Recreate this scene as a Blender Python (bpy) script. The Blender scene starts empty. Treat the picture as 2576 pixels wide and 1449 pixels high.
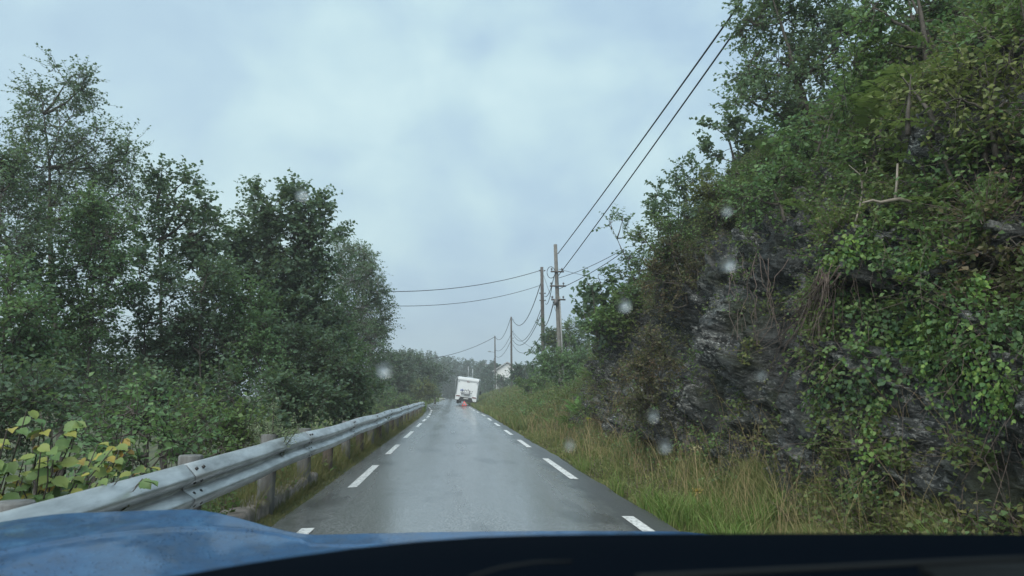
import bpy, bmesh, math
import numpy as np
from mathutils import Vector, Matrix

rng = np.random.default_rng(7)
S = bpy.context.scene
COL = S.collection
PI = math.pi
R = math.radians

# ------------------------------------------------------------------ camera model
F = 740.0
PITCH, YAW = math.atan(105.5 / F), math.atan(59.0 / F * math.cos(math.atan(105.5 / F)))
EYE = np.array([0.0, 0.0, 1.3])
sp, cp, sy_, cy_ = math.sin(PITCH), math.cos(PITCH), math.sin(YAW), math.cos(YAW)
CR = np.array([cy_, -sy_, 0]); CV = np.array([sy_ * cp, cy_ * cp, sp]); CU = np.array([-sy_ * sp, -cy_ * sp, cp])
K = 1024 / 2576.0

def ray(px, py):
    return CR * ((px * K - 512) / F) + CU * ((288 - py * K) / F) + CV

def at_y(px, py, Y):
    d = ray(px, py); return EYE + d * (Y / d[1])

def at_z(px, py, z):
    d = ray(px, py); return EYE + d * ((z - EYE[2]) / d[2])

def project(P):
    q = np.asarray(P) - EYE
    w = q @ CV
    return (512 + F * (q @ CR) / w) / K, (288 - F * (q @ CU) / w) / K, w

# ------------------------------------------------------------------ noise
def _h(ix, iy, iz, seed):
    n = (ix * 374761393 + iy * 668265263 + iz * 2147483647 % 1274126177 + iz * 1274126177 + seed * 974634777) & 0xFFFFFFFF
    n = ((n ^ (n >> 13)) * 1274126177) & 0xFFFFFFFF
    n = (n ^ (n >> 16)) & 0xFFFF
    return n / 65535.0

def vnoise(P, seed=0):
    P = np.asarray(P, float); i = np.floor(P).astype(np.int64); f = P - i; f = f * f * (3 - 2 * f)
    x, y, z = i[..., 0], i[..., 1], i[..., 2]; fx, fy, fz = f[..., 0], f[..., 1], f[..., 2]
    c = lambda a, b, d: _h(x + a, y + b, z + d, seed)
    l = lambda a, b, t: a + (b - a) * t
    return l(l(l(c(0,0,0), c(1,0,0), fx), l(c(0,1,0), c(1,1,0), fx), fy), l(l(c(0,0,1), c(1,0,1), fx), l(c(0,1,1), c(1,1,1), fx), fy), fz) * 2 - 1

def fbm(P, o=4, seed=0):
    P = np.asarray(P, float); s = 0; a = 1; t = 0
    for k in range(o):
        s = s + a * vnoise(P * 2.03 ** k, seed + k); t += a; a *= .5
    return s / t

def worley(P, seed=0):
    """nearest cell of a jittered lattice: its random height and the tilt of its facet"""
    P = np.asarray(P, float); i0 = np.floor(P).astype(np.int64); best = np.full(P.shape[:-1], 9.); hh = np.zeros(P.shape[:-1])
    for a in (-1, 0, 1):
        for b in (-1, 0, 1):
            for c in (-1, 0, 1):
                i = i0 + np.array([a, b, c]); x, y, z = i[..., 0], i[..., 1], i[..., 2]
                C = i + np.stack([_h(x, y, z, seed + k) for k in range(3)], -1); d = P - C; r = (d ** 2).sum(-1)
                t = np.stack([_h(x, y, z, seed + 5 + k) for k in range(3)], -1) * 2 - 1
                v = (_h(x, y, z, seed + 9) * 2 - 1) + (d * t).sum(-1) * 1.3
                m = r < best; best = np.where(m, r, best); hh = np.where(m, v, hh)
    return hh

def sstep(a, b, x):
    t = np.clip((x - a) / (b - a), 0, 1); return t * t * (3 - 2 * t)

def nrm(v):
    return v / np.maximum(np.linalg.norm(v, axis=-1, keepdims=True), 1e-9)

# ------------------------------------------------------------------ mesh builder
class MB:
    def __init__(s): s.V = []; s.Q = []; s.T = []; s.n = 0; s.qm = []; s.tm = []
    def add(s, V, Q=None, T=None, m=0):
        V = np.asarray(V, float).reshape(-1, 3)
        if Q is not None and len(Q): Q = np.asarray(Q).reshape(-1, 4); s.Q.append(Q + s.n); s.qm.append(np.full(len(Q), m))
        if T is not None and len(T): T = np.asarray(T).reshape(-1, 3); s.T.append(T + s.n); s.tm.append(np.full(len(T), m))
        s.V.append(V); s.n += len(V)
    def box(s, x0, x1, y0, y1, z0, z1, m=0, M=None):
        V = np.array([(x, y, z) for z in (z0, z1) for y in (y0, y1) for x in (x0, x1)], float)
        if M is not None: V = np.array([M @ Vector(v) for v in V])
        s.add(V, [(0,2,3,1),(4,5,7,6),(0,1,5,4),(2,6,7,3),(0,4,6,2),(1,3,7,5)], m=m)
    def tube(s, P, r, n=6, m=0, cap=True):
        P = np.asarray(P, float); k = len(P); r = np.broadcast_to(np.asarray(r, float), (k,))
        d = nrm(np.gradient(P, axis=0)); ref = np.array([0, 0, 1.0]) if abs(d[:, 2]).mean() < .8 else np.array([1.0, 0, 0])
        a = nrm(np.cross(d, ref)); b = np.cross(d, a)
        th = np.arange(n) * 2 * PI / n
        V = P[:, None] + r[:, None, None] * (a[:, None] * np.cos(th)[None, :, None] + b[:, None] * np.sin(th)[None, :, None])
        i = np.arange(k - 1)[:, None] * n; j = np.arange(n)[None]; j2 = (j + 1) % n
        Q = np.stack([i + j, i + j2, i + n + j2, i + n + j], -1).reshape(-1, 4)
        V = V.reshape(-1, 3); T = []
        if cap:
            V = np.vstack([V, P[0], P[-1]]); o = k * n
            for q in range(n):
                T.append((o, (q + 1) % n, q)); T.append((o + 1, (k - 1) * n + q, (k - 1) * n + (q + 1) % n))
        s.add(V, Q, T, m)
    def twigs(s, A, B, r0, r1, bow=.06, m=0):
        A = np.asarray(A); B = np.asarray(B); n = len(A)
        if n == 0: return
        d = B - A; L = np.linalg.norm(d, axis=1, keepdims=True); d = d / np.maximum(L, 1e-6)
        Mid = (A + B) / 2 + rng.normal(size=(n, 3)) * bow * L
        a = nrm(np.cross(d, rng.normal(size=(n, 3)))); b = np.cross(d, a)
        rs = [np.broadcast_to(r0, (n,)), (np.broadcast_to(r0, (n,)) + r1) / 2, np.broadcast_to(r1, (n,))]
        V = np.empty((n, 9, 3))
        for k, (C, r) in enumerate(zip((A, Mid, B), rs)):
            for q in range(3):
                t = q * 2 * PI / 3
                V[:, k * 3 + q] = C + np.asarray(r)[:, None] * (a * math.cos(t) + b * math.sin(t))
        base = (np.arange(n) * 9)[:, None, None]
        q = np.array([(k * 3 + i, k * 3 + (i + 1) % 3, k * 3 + 3 + (i + 1) % 3, k * 3 + 3 + i) for k in range(2) for i in range(3)])[None]
        s.add(V, (base + q).reshape(-1, 4), m=m)
    def leaves(s, P, D, N, L, W, fold=.12, shape=4, droop=.08, m=0):
        n = len(P)
        if n == 0: return
        L = np.broadcast_to(L, (n,))[:, None]; W = np.broadcast_to(W, (n,))[:, None]
        D = nrm(D); Sd = nrm(np.cross(D, N)); U = np.cross(Sd, D)
        if shape == 4:
            st = [(0, 0, 0), (.45, .5, 1), (1, 0, -1), (.45, -.5, 1)]; tr = [(0, 1, 2), (0, 2, 3)]
        elif shape == 6:
            st = [(0, 0, 0), (.28, .5, 1), (.7, .42, .8), (1, 0, -1), (.7, -.42, .8), (.28, -.5, 1)]; tr = [(0, 1, 2), (0, 2, 3), (0, 3, 4), (0, 4, 5)]
        else:  # toothed broad leaf
            e = [(-.04, .2), (.12, .44), (.2, .42), (.34, .53), (.42, .47), (.56, .52), (.62, .43), (.76, .4), (.82, .28)]
            st = [(0, 0, 0)] + [(x, y, 1.2 * abs(y)) for x, y in e] + [(1.0, 0, -1)] + [(x, -y, 1.2 * abs(y)) for x, y in e[::-1]] + [(.5, 0, -.2)]
            c = len(st) - 1; tr = [(c, i, (i + 1) % c) for i in range(c)]
        V = np.empty((n, len(st), 3))
        for k, (u, w, h) in enumerate(st):
            V[:, k] = P + D * L * u + Sd * W * w + U * (W * fold * h if h > 0 else L * droop * h)
        T = (np.arange(n) * len(st))[:, None, None] + np.array(tr)[None]
        s.add(V, T=T.reshape(-1, 3), m=m)
    def build(s, name, mats, parent=None, smooth=False):
        me = bpy.data.meshes.new(name)
        V = np.concatenate(s.V) if s.V else np.zeros((0, 3))
        Q = np.concatenate(s.Q) if s.Q else np.zeros((0, 4), int); T = np.concatenate(s.T) if s.T else np.zeros((0, 3), int)
        me.vertices.add(len(V)); me.vertices.foreach_set('co', V.astype(np.float32).ravel())
        me.loops.add(len(Q) * 4 + len(T) * 3); me.loops.foreach_set('vertex_index', np.concatenate([Q.ravel(), T.ravel()]).astype(np.int32))
        me.polygons.add(len(Q) + len(T))
        me.polygons.foreach_set('loop_start', np.concatenate([np.arange(len(Q)) * 4, len(Q) * 4 + np.arange(len(T)) * 3]).astype(np.int32))
        mi = np.concatenate([np.concatenate(s.qm) if s.qm else [], np.concatenate(s.tm) if s.tm else []]).astype(np.int32)
        me.polygons.foreach_set('material_index', mi)
        if smooth: me.polygons.foreach_set('use_smooth', np.ones(len(mi), bool))
        me.update(calc_edges=True); me.validate()
        for m in (mats if isinstance(mats, (list, tuple)) else [mats]): me.materials.append(m)
        o = bpy.data.objects.new(name, me); COL.objects.link(o)
        if parent is not None: o.parent = parent
        return o

def tag(o, label=None, cat=None, group=None, kind=None):
    if label: o['label'] = label
    if cat: o['category'] = cat
    if group: o['group'] = group
    if kind: o['kind'] = kind
    return o

def empty(name, loc=(0, 0, 0)):
    o = bpy.data.objects.new(name, None); COL.objects.link(o); o.location = loc; o.empty_display_size = .1; return o

def grid_mesh(name, P, mats, smooth=True, parent=None):
    ny, nx = P.shape[:2]; i = np.arange(ny - 1)[:, None] * nx; j = np.arange(nx - 1)[None]
    Q = np.stack([i + j, i + j + 1, i + nx + j + 1, i + nx + j], -1).reshape(-1, 4)
    m = MB(); m.add(P.reshape(-1, 3), Q); return m.build(name, mats, parent, smooth)

# ------------------------------------------------------------------ materials
class NT:
    def __init__(s, name):
        s.m = bpy.data.materials.new(name); s.m.use_nodes = True; s.t = s.m.node_tree; s.t.nodes.clear(); s.out = s.n('ShaderNodeOutputMaterial')
    def n(s, ty, **kw):
        x = s.t.nodes.new(ty)
        for k, v in kw.items():
            if k.startswith('_'): setattr(x, k[1:], v)
            else: s.set(x, k.replace('__', ' '), v)
        return x
    def set(s, x, k, v):
        i = x.inputs[int(k[1:])] if k[0] == 'i' and k[1:].isdigit() else x.inputs[k]
        if isinstance(v, bpy.types.NodeSocket): s.t.links.new(v, i)
        elif hasattr(i.default_value, '__len__') and not isinstance(v, (int, float)) and len(i.default_value) == 4 and len(v) == 3: i.default_value = (*v, 1)
        else: i.default_value = v
    def coord(s, o='Object'): return s.n('ShaderNodeTexCoord').outputs[o]
    def noise(s, vec, scale, detail=4, rough=.55, dist=0):
        return s.n('ShaderNodeTexNoise', Vector=vec, Scale=scale, Detail=detail, Roughness=rough, Distortion=dist).outputs['Fac']
    def ramp(s, fac, stops, interp='LINEAR'):
        r = s.n('ShaderNodeValToRGB', Fac=fac); e = r.color_ramp; e.interpolation = interp
        while len(e.elements) < len(stops): e.elements.new(.5)
        for el, (p, c) in zip(e.elements, stops):
            el.position = p; el.color = (*c, 1) if hasattr(c, '__len__') else (c, c, c, 1)
        return r.outputs['Color']
    def mix(s, f, a, b, mode='MIX'):
        x = s.n('ShaderNodeMix', _data_type='RGBA', _blend_type=mode)
        for k, v in ((0, f), (6, a), (7, b)):
            if isinstance(v, bpy.types.NodeSocket): s.t.links.new(v, x.inputs[k])
            else: x.inputs[k].default_value = (*v, 1) if hasattr(v, '__len__') else v
        return x.outputs[2]
    def math(s, op, a, b=0.0):
        x = s.n('ShaderNodeMath', _operation=op); s.set(x, 'i0', a); s.set(x, 'i1', b); return x.outputs[0]
    def bump(s, h, strength=.3, dist=.02): return s.n('ShaderNodeBump', Height=h, Strength=strength, Distance=dist).outputs['Normal']
    def done(s, sh): s.t.links.new(sh, s.out.inputs['Surface']); return s.m
    def pbr(s, **kw):
        return s.n('ShaderNodeBsdfPrincipled', **kw).outputs[0]

def mapping(t, vec, scale): return t.n('ShaderNodeMapping', Vector=vec, Scale=scale).outputs[0]

def plain(name, c, rough=.5, metal=0, spec=.5, var=.25, scale=8, bump=0):
    t = NT(name); v = t.coord(); f = t.noise(v, scale, 5)
    c = np.array(c); col = t.ramp(f, [(.25, tuple(c * (1 - var))), (.75, tuple(np.minimum(c * (1 + var), 1)))])
    kw = dict(Base__Color=col, Roughness=rough, Metallic=metal, Specular__IOR__Level=spec)
    if bump: kw['Normal'] = t.bump(t.noise(v, scale * 4, 4), bump, .01)
    return t.done(t.pbr(**kw))

BOOST = 2.1
def leafmat(name, cols, clump=None, trans=.45, rough=.5, spec=.35, cscale=.55):
    """cols: 3-4 colours, spread leaf by leaf; clump: colour that whole sprays take here and there"""
    g_ = lambda c: tuple(min(.6, x * BOOST) for x in c)
    cols = [g_(c) for c in cols]; clump = g_(clump) if clump is not None else None
    t = NT(name); r = t.n('ShaderNodeNewGeometry').outputs['Random Per Island']
    col = t.ramp(r, [(i / (len(cols) - 1), c) for i, c in enumerate(cols)])
    if clump is not None:
        f = t.ramp(t.noise(t.coord(), cscale, 3), [(.42, 0.), (.6, .85)])
        col = t.mix(f, col, clump)
    b = t.pbr(Base__Color=col, Roughness=rough, Specular__IOR__Level=spec)
    tr = t.n('ShaderNodeBsdfTranslucent', Color=t.mix(.6, col, (.16, .22, .05))).outputs[0]
    x = t.n('ShaderNodeMixShader', Fac=trans); t.t.links.new(b, x.inputs[1]); t.t.links.new(tr, x.inputs[2])
    return t.done(x.outputs[0])

# leaf colours
LM = dict(
    birch=leafmat('birch_leaf', [(.05, .085, .052), (.075, .12, .07), (.1, .15, .085)], (.055, .085, .06)),
    alder=leafmat('alder_leaf', [(.04, .074, .048), (.06, .1, .062), (.086, .13, .076)], (.05, .082, .056)),
    fresh=leafmat('fresh_leaf', [(.05, .1, .045), (.08, .14, .055), (.11, .17, .07)], (.045, .09, .05)),
    dark=leafmat('dark_leaf', [(.034, .06, .038), (.052, .087, .052), (.072, .11, .063)], (.04, .068, .045)),
    hazel=leafmat('hazel_leaf', [(.04, .08, .028), (.06, .1, .033), (.08, .12, .04), (.06, .11, .04), (.12, .14, .035), (.07, .11, .035), (.16, .15, .03), (.17, .1, .028)], None, .25),
    olive=leafmat('olive_leaf', [(.055, .08, .025), (.085, .11, .035), (.12, .14, .045)], (.09, .085, .035)),
    herb=leafmat('herb_leaf', [(.035, .075, .03), (.06, .11, .04), (.095, .15, .055)], (.07, .09, .03), cscale=.5),
    ivy=leafmat('ivy_leaf', [(.02, .05, .018), (.045, .095, .022), (.075, .13, .03), (.11, .16, .04)], (.026, .05, .026), .2, .5, .3, 1.6),
    rust=leafmat('rust_leaf', [(.05, .032, .024), (.085, .05, .033), (.06, .07, .032), (.1, .075, .045), (.05, .07, .03)], (.05, .055, .03)),
    fern=leafmat('fern_leaf', [(.05, .11, .025), (.07, .145, .034), (.09, .16, .045)], (.05, .095, .03)),
    needle=leafmat('needle_leaf', [(.012, .028, .016), (.018, .04, .022), (.028, .052, .028)], None, .15),
    juniper=leafmat('juniper_leaf', [(.08, .11, .07), (.11, .14, .08), (.13, .15, .09)], None, .15),
    far=leafmat('far_leaf', [(.03, .052, .032), (.045, .07, .042), (.065, .09, .05)], (.035, .055, .04), .2, cscale=.15),
)
BARK = plain('bark', (.075, .066, .055), .85, var=.5, scale=14, bump=.5)
t = NT('birch_bark'); v = t.coord()
BIRCHBARK = t.done(t.pbr(Base__Color=t.ramp(t.noise(mapping(t, v, (3, 3, 14)), 1.6, 5), [(.38, (.05, .045, .04)), (.5, (.3, .29, .27)), (.8, (.42, .41, .38))]), Roughness=.8))
DEADWOOD = plain('dead_wood', (.26, .23, .19), .85, var=.4, scale=16)
ROOT = plain('root_wood', (.13, .1, .085), .9, var=.5, scale=20)

# ------------------------------------------------------------------ world, sun
W = bpy.data.worlds.new('World'); S.world = W; W.use_nodes = True
wt = W.node_tree; wt.nodes.clear()
class WT(NT):
    def __init__(s): s.t = wt
w = WT()
SUN_EL, SUN_ROT = R(44), R(-152)
sky = w.n('ShaderNodeTexSky', _sky_type='NISHITA', _sun_disc=False, _sun_elevation=SUN_EL, _sun_rotation=SUN_ROT, _dust_density=3.0)
dirv = w.coord('Generated')
m1 = mapping(w, dirv, (1.0, 1.0, 1.9))
n1 = w.noise(m1, 2.1, 6, .52, .25)
n2 = w.noise(mapping(w, dirv, (1.3, 1.0, 1.5)), 5.5, 5, .5, .3)
cl = w.mix(.42, n1, n2)
cloudcol = w.ramp(cl, [(.36, (.35, .51, .69)), (.45, (.43, .61, .755)), (.54, (.54, .74, .81)), (.64, (.67, .87, .89))])
skyc = w.n('ShaderNodeVectorMath', _operation='SCALE', i0=sky.outputs[0]); skyc.inputs['Scale'].default_value = .1
# overcast: thick cloud over nearly all of the clear sky; brighter cloud towards the west
sep = w.n('ShaderNodeSeparateXYZ', Vector=dirv)
west = w.n('ShaderNodeMapRange', Value=sep.outputs[0]); west.inputs[1].default_value = .25; west.inputs[2].default_value = -.75
west.inputs[3].default_value = 0.0; west.inputs[4].default_value = .42
cc = w.mix(west.outputs[0], cloudcol, (.60, .80, .85))
wc = w.mix(.9, skyc.outputs[0], cc)
bg = w.n('ShaderNodeBackground', Color=wc, Strength=.5)
wo = w.n('ShaderNodeOutputWorld'); wt.links.new(bg.outputs[0], wo.inputs[0])
sl = bpy.data.lights.new('sun', 'SUN'); sl.energy = 1.5; sl.angle = R(60); sl.color = (1, .97, .92)
so = bpy.data.objects.new('sun', sl); COL.objects.link(so)
sd = Vector((math.sin(SUN_ROT) * math.cos(SUN_EL), math.cos(SUN_ROT) * math.cos(SUN_EL), math.sin(SUN_EL)))
so.rotation_euler = sd.to_track_quat('Z', 'Y').to_euler()
so['kind'] = 'helper'

# ------------------------------------------------------------------ terrain
def lerpk(Y, pts):
    a = np.array(pts, float); return np.interp(Y, a[:, 0], a[:, 1])
SL = [(0, 0), (45, 0), (59, -.25), (71, -.8), (85, -1.4), (105, -1.1), (130, -.4), (180, -.6), (215, -2.5), (240, -6)]
SR = [(0, 0), (45, 0), (57, -.2), (76, -.33), (95, -.4), (130, -.3), (180, -.8), (215, -2.8), (240, -6.5)]
def edgeL(Y): return -1.82 + lerpk(Y, SL)
def edgeR(Y): return 2.16 + lerpk(Y, SR)
def roadz(Y): return np.where(Y > 195, -((Y - 195) ** 2) * .0012, 0.0)

def left_z(X, Y):
    """ground beside and beyond the guardrail"""
    d = np.maximum(edgeL(Y) - X, 0)
    steep = 1 - sstep(48, 66, Y)
    a = np.interp(d, [0, .15, .5, 1.2, 2.6, 5, 12, 60, 400], [-.04, .0, -.05, -.55, -1.5, -2.2, -2.8, -4, -8])
    b = np.interp(d, [0, .3, 1.5, 4, 10, 30, 120, 400], [-.04, .04, .12, .3, .5, .6, .5, 2])
    z = a * steep + b * (1 - steep)
    return z + np.clip(d - .4, 0, 1) * .18 * fbm(np.stack([X * .35, Y * .35, 0 * X], -1), 3, 3) + roadz(Y)

RK = np.array([(0, -.05), (.5, -.16), (1.15, -.02), (1.6, .35), (1.95, 1.3), (2.25, 2.5), (2.5, 3.4), (3.2, 4.05), (4.2, 5.5), (6, 7.6), (8, 9.0), (12, 10.8), (38, 15), (200, 20)])
BK = np.array([(0, -.05), (.5, -.14), (1.0, .02), (1.5, .28), (2.1, .6), (2.8, .95), (3.5, 1.25), (4.2, 1.5), (5.2, 1.8), (7, 2.1), (9, 2.3), (13, 2.6), (38, 4), (200, 9)])
def hill_knots(Y):
    Y = np.asarray(Y, float)
    f = sstep(20, 33, Y)[..., None]; low = (1 - .45 * sstep(90, 150, Y))[..., None]
    X = edgeR(Y)[..., None] + RK[:, 0] * (1 - f) + BK[:, 0] * f
    Z = RK[:, 1] * (1 - f) + BK[:, 1] * f * low
    return X, Z
ys = np.concatenate([np.arange(-14, 4.4, .4), np.arange(4.4, 15, .032), np.arange(15, 26, .06), np.arange(26, 45, .25), np.arange(45, 130, 1.0), np.arange(130, 331, 5.)])
us = np.concatenate([np.linspace(0, 2.6, 14)[:-1], np.linspace(2.6, 6.4, 200)[:-1], np.linspace(6.4, 10, 60)[:-1], np.linspace(10, 13, 13)])
KX, KZ = hill_knots(ys)
ki = np.minimum(us.astype(int), 12); kf = us - ki
kfs = kf
HX = KX[:, ki] * (1 - kfs) + KX[:, ki + 1] * kfs; HZ = KZ[:, ki] * (1 - kfs) + KZ[:, ki + 1] * kfs
HY = np.broadcast_to(ys[:, None], HX.shape).copy()
H = np.stack([HX, HY, HZ], -1) + 0.0
H[..., 2] += roadz(HY)
def gnormals(G):
    a = np.gradient(G, axis=0); b = np.gradient(G, axis=1); n = nrm(np.cross(b, a)); return np.where(n[..., 2:] < -.2, -n, n)
HN = nrm(np.cross(np.gradient(H, axis=1), np.gradient(H, axis=0)))
HN = np.where((HN[..., :1] > 0) & (HN[..., 2:] < 0), -HN, HN)
# rock relief: strata that dip along the road, blocks and hollows
rockm = sstep(2.5, 3.3, us)[None] * (1 - sstep(7.6, 9.0, us))[None] * (1 - sstep(21, 27, ys))[:, None]
q = H @ np.array([.25, -.42, .9])
big = fbm(H * .55, 3, 11)
blk = vnoise(np.stack([q * 1.6, H[..., 1] * .8 - H[..., 2] * .35, H[..., 0] * .7], -1), 21)
blk = np.round(blk * 3.2) / 3.2 * .55 + blk * .45
fine = 1 - np.abs(fbm(np.stack([q * 7, H[..., 1] * 2.4, H[..., 0] * 3], -1), 4, 31)) * 2
lay = vnoise(np.stack([q * 9, H[..., 1] * 1.1, H[..., 0] * 1.1], -1), 41)
Hq = np.stack([H[..., 0], H[..., 1] * .9 + H[..., 2] * .4, q * 1.9], -1)
disp = rockm * (.5 * big + .2 * blk + .26 * worley(Hq * .8, 3) + .1 * worley(Hq * 2.3 + .1 * fbm(H * 3, 2, 4)[..., None], 23) + .035 * worley(Hq * 6.5, 43) + .04 * fine + .015 * lay + .02 * fbm(H * 16, 2, 51))
def dent(cy, cz, ry, rz, a):
    return a * np.exp(-((H[..., 1] - cy) / ry) ** 2 - ((H[..., 2] - cz) / rz) ** 2)
disp += rockm * (dent(14.6, 2.2, 1.5, .8, -.95) + dent(12.6, 3.6, 1.6, .35, .35) + dent(17.8, 2.0, 1.4, 1.0, -.3) + dent(10.8, 1.6, 1.0, .9, .35) + dent(19.5, 2.8, 1.2, .8, .45))
slope = sstep(7.6, 9.5, us)[None] * np.ones_like(HX)
disp += slope * .35 * fbm(H * .4, 3, 61) + (1 - rockm) * sstep(1.2, 3, us)[None] * .1 * fbm(H * 1.1, 3, 71)
H = H + HN * disp[..., None]

t = NT('hillside_rock'); v = t.coord()
vs = t.n('ShaderNodeMapping', Vector=v, Rotation=(R(38), R(12), 0), Scale=(1.2, .95, 1.9)).outputs[0]
base = t.ramp(t.noise(vs, 2.2, 7, .62, .4), [(.32, (.01, .0125, .013)), (.48, (.034, .039, .039)), (.6, (.07, .076, .073)), (.74, (.13, .135, .128))])
zone = t.ramp(t.noise(v, .8, 4, .6), [(.4, .15), (.55, 1.)])
lich = t.math('MULTIPLY', t.ramp(t.noise(vs, 11, 6, .72, .9), [(.52, 0.), (.58, 1.)]), zone)
lich2 = t.math('MULTIPLY', t.ramp(t.noise(v, 3.2, 7, .75), [(.57, 0.), (.62, 1.)]), zone)
lc = t.ramp(t.noise(v, 34, 3), [(.35, (.13, .14, .135)), (.5, (.27, .28, .265)), (.68, (.5, .51, .48))])
base = t.mix(t.math('MAXIMUM', lich, lich2), base, lc)
mossf = t.ramp(t.noise(v, 1.1, 5, .6), [(.5, 0.), (.64, .8)])
base = t.mix(mossf, base, (.03, .038, .015))
zz = t.n('ShaderNodeSeparateXYZ', Vector=v)
soil = t.ramp(t.noise(v, 2.5, 5), [(.35, (.022, .026, .014)), (.65, (.05, .055, .024))])
yy = t.ramp(t.math('MULTIPLY', zz.outputs[1], .02), [(.44, 0.), (.56, 1.)])
hi = t.ramp(t.math('MULTIPLY', zz.outputs[2], .1), [(.42, 0.), (.5, 1.)])
lo = t.ramp(t.math('MULTIPLY', zz.outputs[2], .1), [(.02, 1.), (.05, 0.)])
base = t.mix(t.math('MAXIMUM', t.math('MAXIMUM', yy, hi), lo), base, soil)
hb = t.math('ADD', t.noise(vs, 9, 8, .65), t.math('MULTIPLY', t.n('ShaderNodeTexVoronoi', Vector=vs, Scale=3.5, _feature='DISTANCE_TO_EDGE').outputs[0], .6))
HILLMAT = t.done(t.pbr(Base__Color=base, Roughness=.62, Specular__IOR__Level=.45, Normal=t.bump(hb, 1.0, .12)))
o = grid_mesh('hillside', H[:, ::1], HILLMAT, False); tag(o, 'dark wet rock cutting and bank rising beside the road', kind='structure')
HC = H; HPX, HPY, HW = project(H.reshape(-1, 3)); HPX = HPX.reshape(HX.shape); HPY = HPY.reshape(HX.shape); HW = HW.reshape(HX.shape)
HN2 = nrm(np.cross(np.gradient(H, axis=1), np.gradient(H, axis=0))); HN2 = np.where((HN2[..., 2:] < -.3), -HN2, HN2)
HN2 = np.where(((HN2 * np.array([-1, -.3, 1])).sum(-1) < 0)[..., None], -HN2, HN2)

def hit(px, py, rad=14):
    """point of the hillside that the given sight line meets"""
    ok = (np.hypot(HPX - px, HPY - py) < rad) & (HW > .5)
    if not ok.any(): return hit(px, py, rad * 1.8) if rad < 400 else None
    i = np.argmin(np.where(ok, HW, 1e9)); return H.reshape(-1, 3)[i].copy()

def hill_z(X, Y):
    X = np.asarray(X, float); Y = np.asarray(Y, float); kx, kz = hill_knots(Y)
    z = np.full(X.shape, kz[..., -1]); done = np.zeros(X.shape, bool)
    for k in range(len(RK) - 1):
        a, b = kx[..., k], kx[..., k + 1]; s = (X < b) & ~done
        z = np.where(s, kz[..., k] + (kz[..., k + 1] - kz[..., k]) * np.clip((X - a) / (b - a), 0, 1), z); done |= s
    return z + roadz(Y)

# the ground as one sheet to the horizon
gx = np.concatenate([-np.geomspace(460, 40, 12), -np.arange(38, 8, -2.), -np.arange(8, 1.4, -.2), [-1, 0, 1, 2.05, 3, 8, 20, 60], np.geomspace(120, 460, 6)])
gy = np.concatenate([[-70, -40, -20], np.arange(-10, 40, .6), np.arange(40, 130, 2.5), np.arange(130, 330, 10), np.geomspace(340, 550, 8)])
GX, GY = np.meshgrid(gx, gy)
el = edgeL(GY)
GZ = np.where(GX < el + .1, left_z(np.minimum(GX, el), GY), -.12 + roadz(GY))
GZ = np.where(GX > 2.9, -.9 + roadz(GY), GZ)
far = sstep(235, 330, GY); GZ = GZ * (1 - far) + far * (-3 + 0 * GX)
t = NT('grassy_ground'); v = t.coord()
c = t.ramp(t.noise(v, .9, 6, .6), [(.3, (.03, .045, .016)), (.5, (.055, .075, .025)), (.7, (.09, .09, .035))])
c = t.mix(t.ramp(t.noise(v, 6, 4), [(.5, 0.), (.7, .7)]), c, (.05, .04, .025))
GROUND = t.done(t.pbr(Base__Color=c, Roughness=.9, Normal=t.bump(t.noise(v, 25, 4), .6, .05)))
tag(grid_mesh('ground', np.stack([GX, GY, GZ], -1), GROUND), 'grassy ground falling away beyond the guardrail', kind='structure')

# ------------------------------------------------------------------ road
ry = np.concatenate([np.arange(-12, 40, .5), np.arange(40, 245, 1.5)])
rs = np.linspace(0, 1, 13)
ragL = .05 * fbm(np.stack([0 * ry, ry * 1.3, 0 * ry], -1), 3, 5); ragR = .06 * fbm(np.stack([0 * ry + 9, ry * 1.1, 0 * ry], -1), 3, 6)
RX = (edgeL(ry) + ragL)[:, None] * (1 - rs) + (edgeR(ry) + .05 + ragR)[:, None] * rs
RZ = roadz(ry)[:, None] + .03 * np.sin(rs * PI)[None] - .03
RYg = np.broadcast_to(ry[:, None], RX.shape)
t = NT('wet_asphalt'); v = t.coord()
sx = t.n('ShaderNodeSeparateXYZ', Vector=v)
grain = t.n('ShaderNodeTexVoronoi', Vector=v, Scale=48).outputs['Distance']
g2 = t.noise(v, 160, 2)
wear = t.noise(mapping(t, v, (1.1, .1, 1)), 1.5, 5, .55)
track = t.math('ABSOLUTE', t.math('SUBTRACT', t.math('ABSOLUTE', t.math('SUBTRACT', sx.outputs[0], .25)), .75))
trk = t.ramp(track, [(.1, 1.), (.45, 0.)])
col = t.ramp(g2, [(.35, (.042, .048, .05)), (.55, (.08, .088, .09)), (.75, (.13, .14, .142))])
col = t.mix(t.ramp(wear, [(.4, 0.), (.7, .5)]), col, (.075, .08, .083))
patch = t.ramp(t.noise(mapping(t, v, (.9, .35, 1)), 1.1, 4), [(.56, 0.), (.63, 1.)])
col = t.mix(t.ramp(grain, [(.3, 0.), (.6, .8)]), col, (.22, .228, .23))
col = t.mix(t.ramp(t.noise(v, 34, 3, .6), [(.52, 0.), (.64, .4)]), col, (.035, .038, .04))
edge = t.ramp(t.math('ADD', sx.outputs[0], t.math('MULTIPLY', t.noise(mapping(t, v, (1, .3, 1)), 3, 4), .9)), [(.0, 0.), (1., 1.)])
edge = t.ramp(t.math('SUBTRACT', t.math('ADD', sx.outputs[0], t.math('MULTIPLY', t.noise(mapping(t, v, (1, .3, 1)), 3, 4), .8)), 1.9), [(.1, 0.), (.35, 1.)])
col = t.mix(t.math('MULTIPLY', edge, .7), col, (.02, .021, .022))
col = t.mix(t.math('MULTIPLY', patch, .5), col, (.018, .019, .02))
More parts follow.
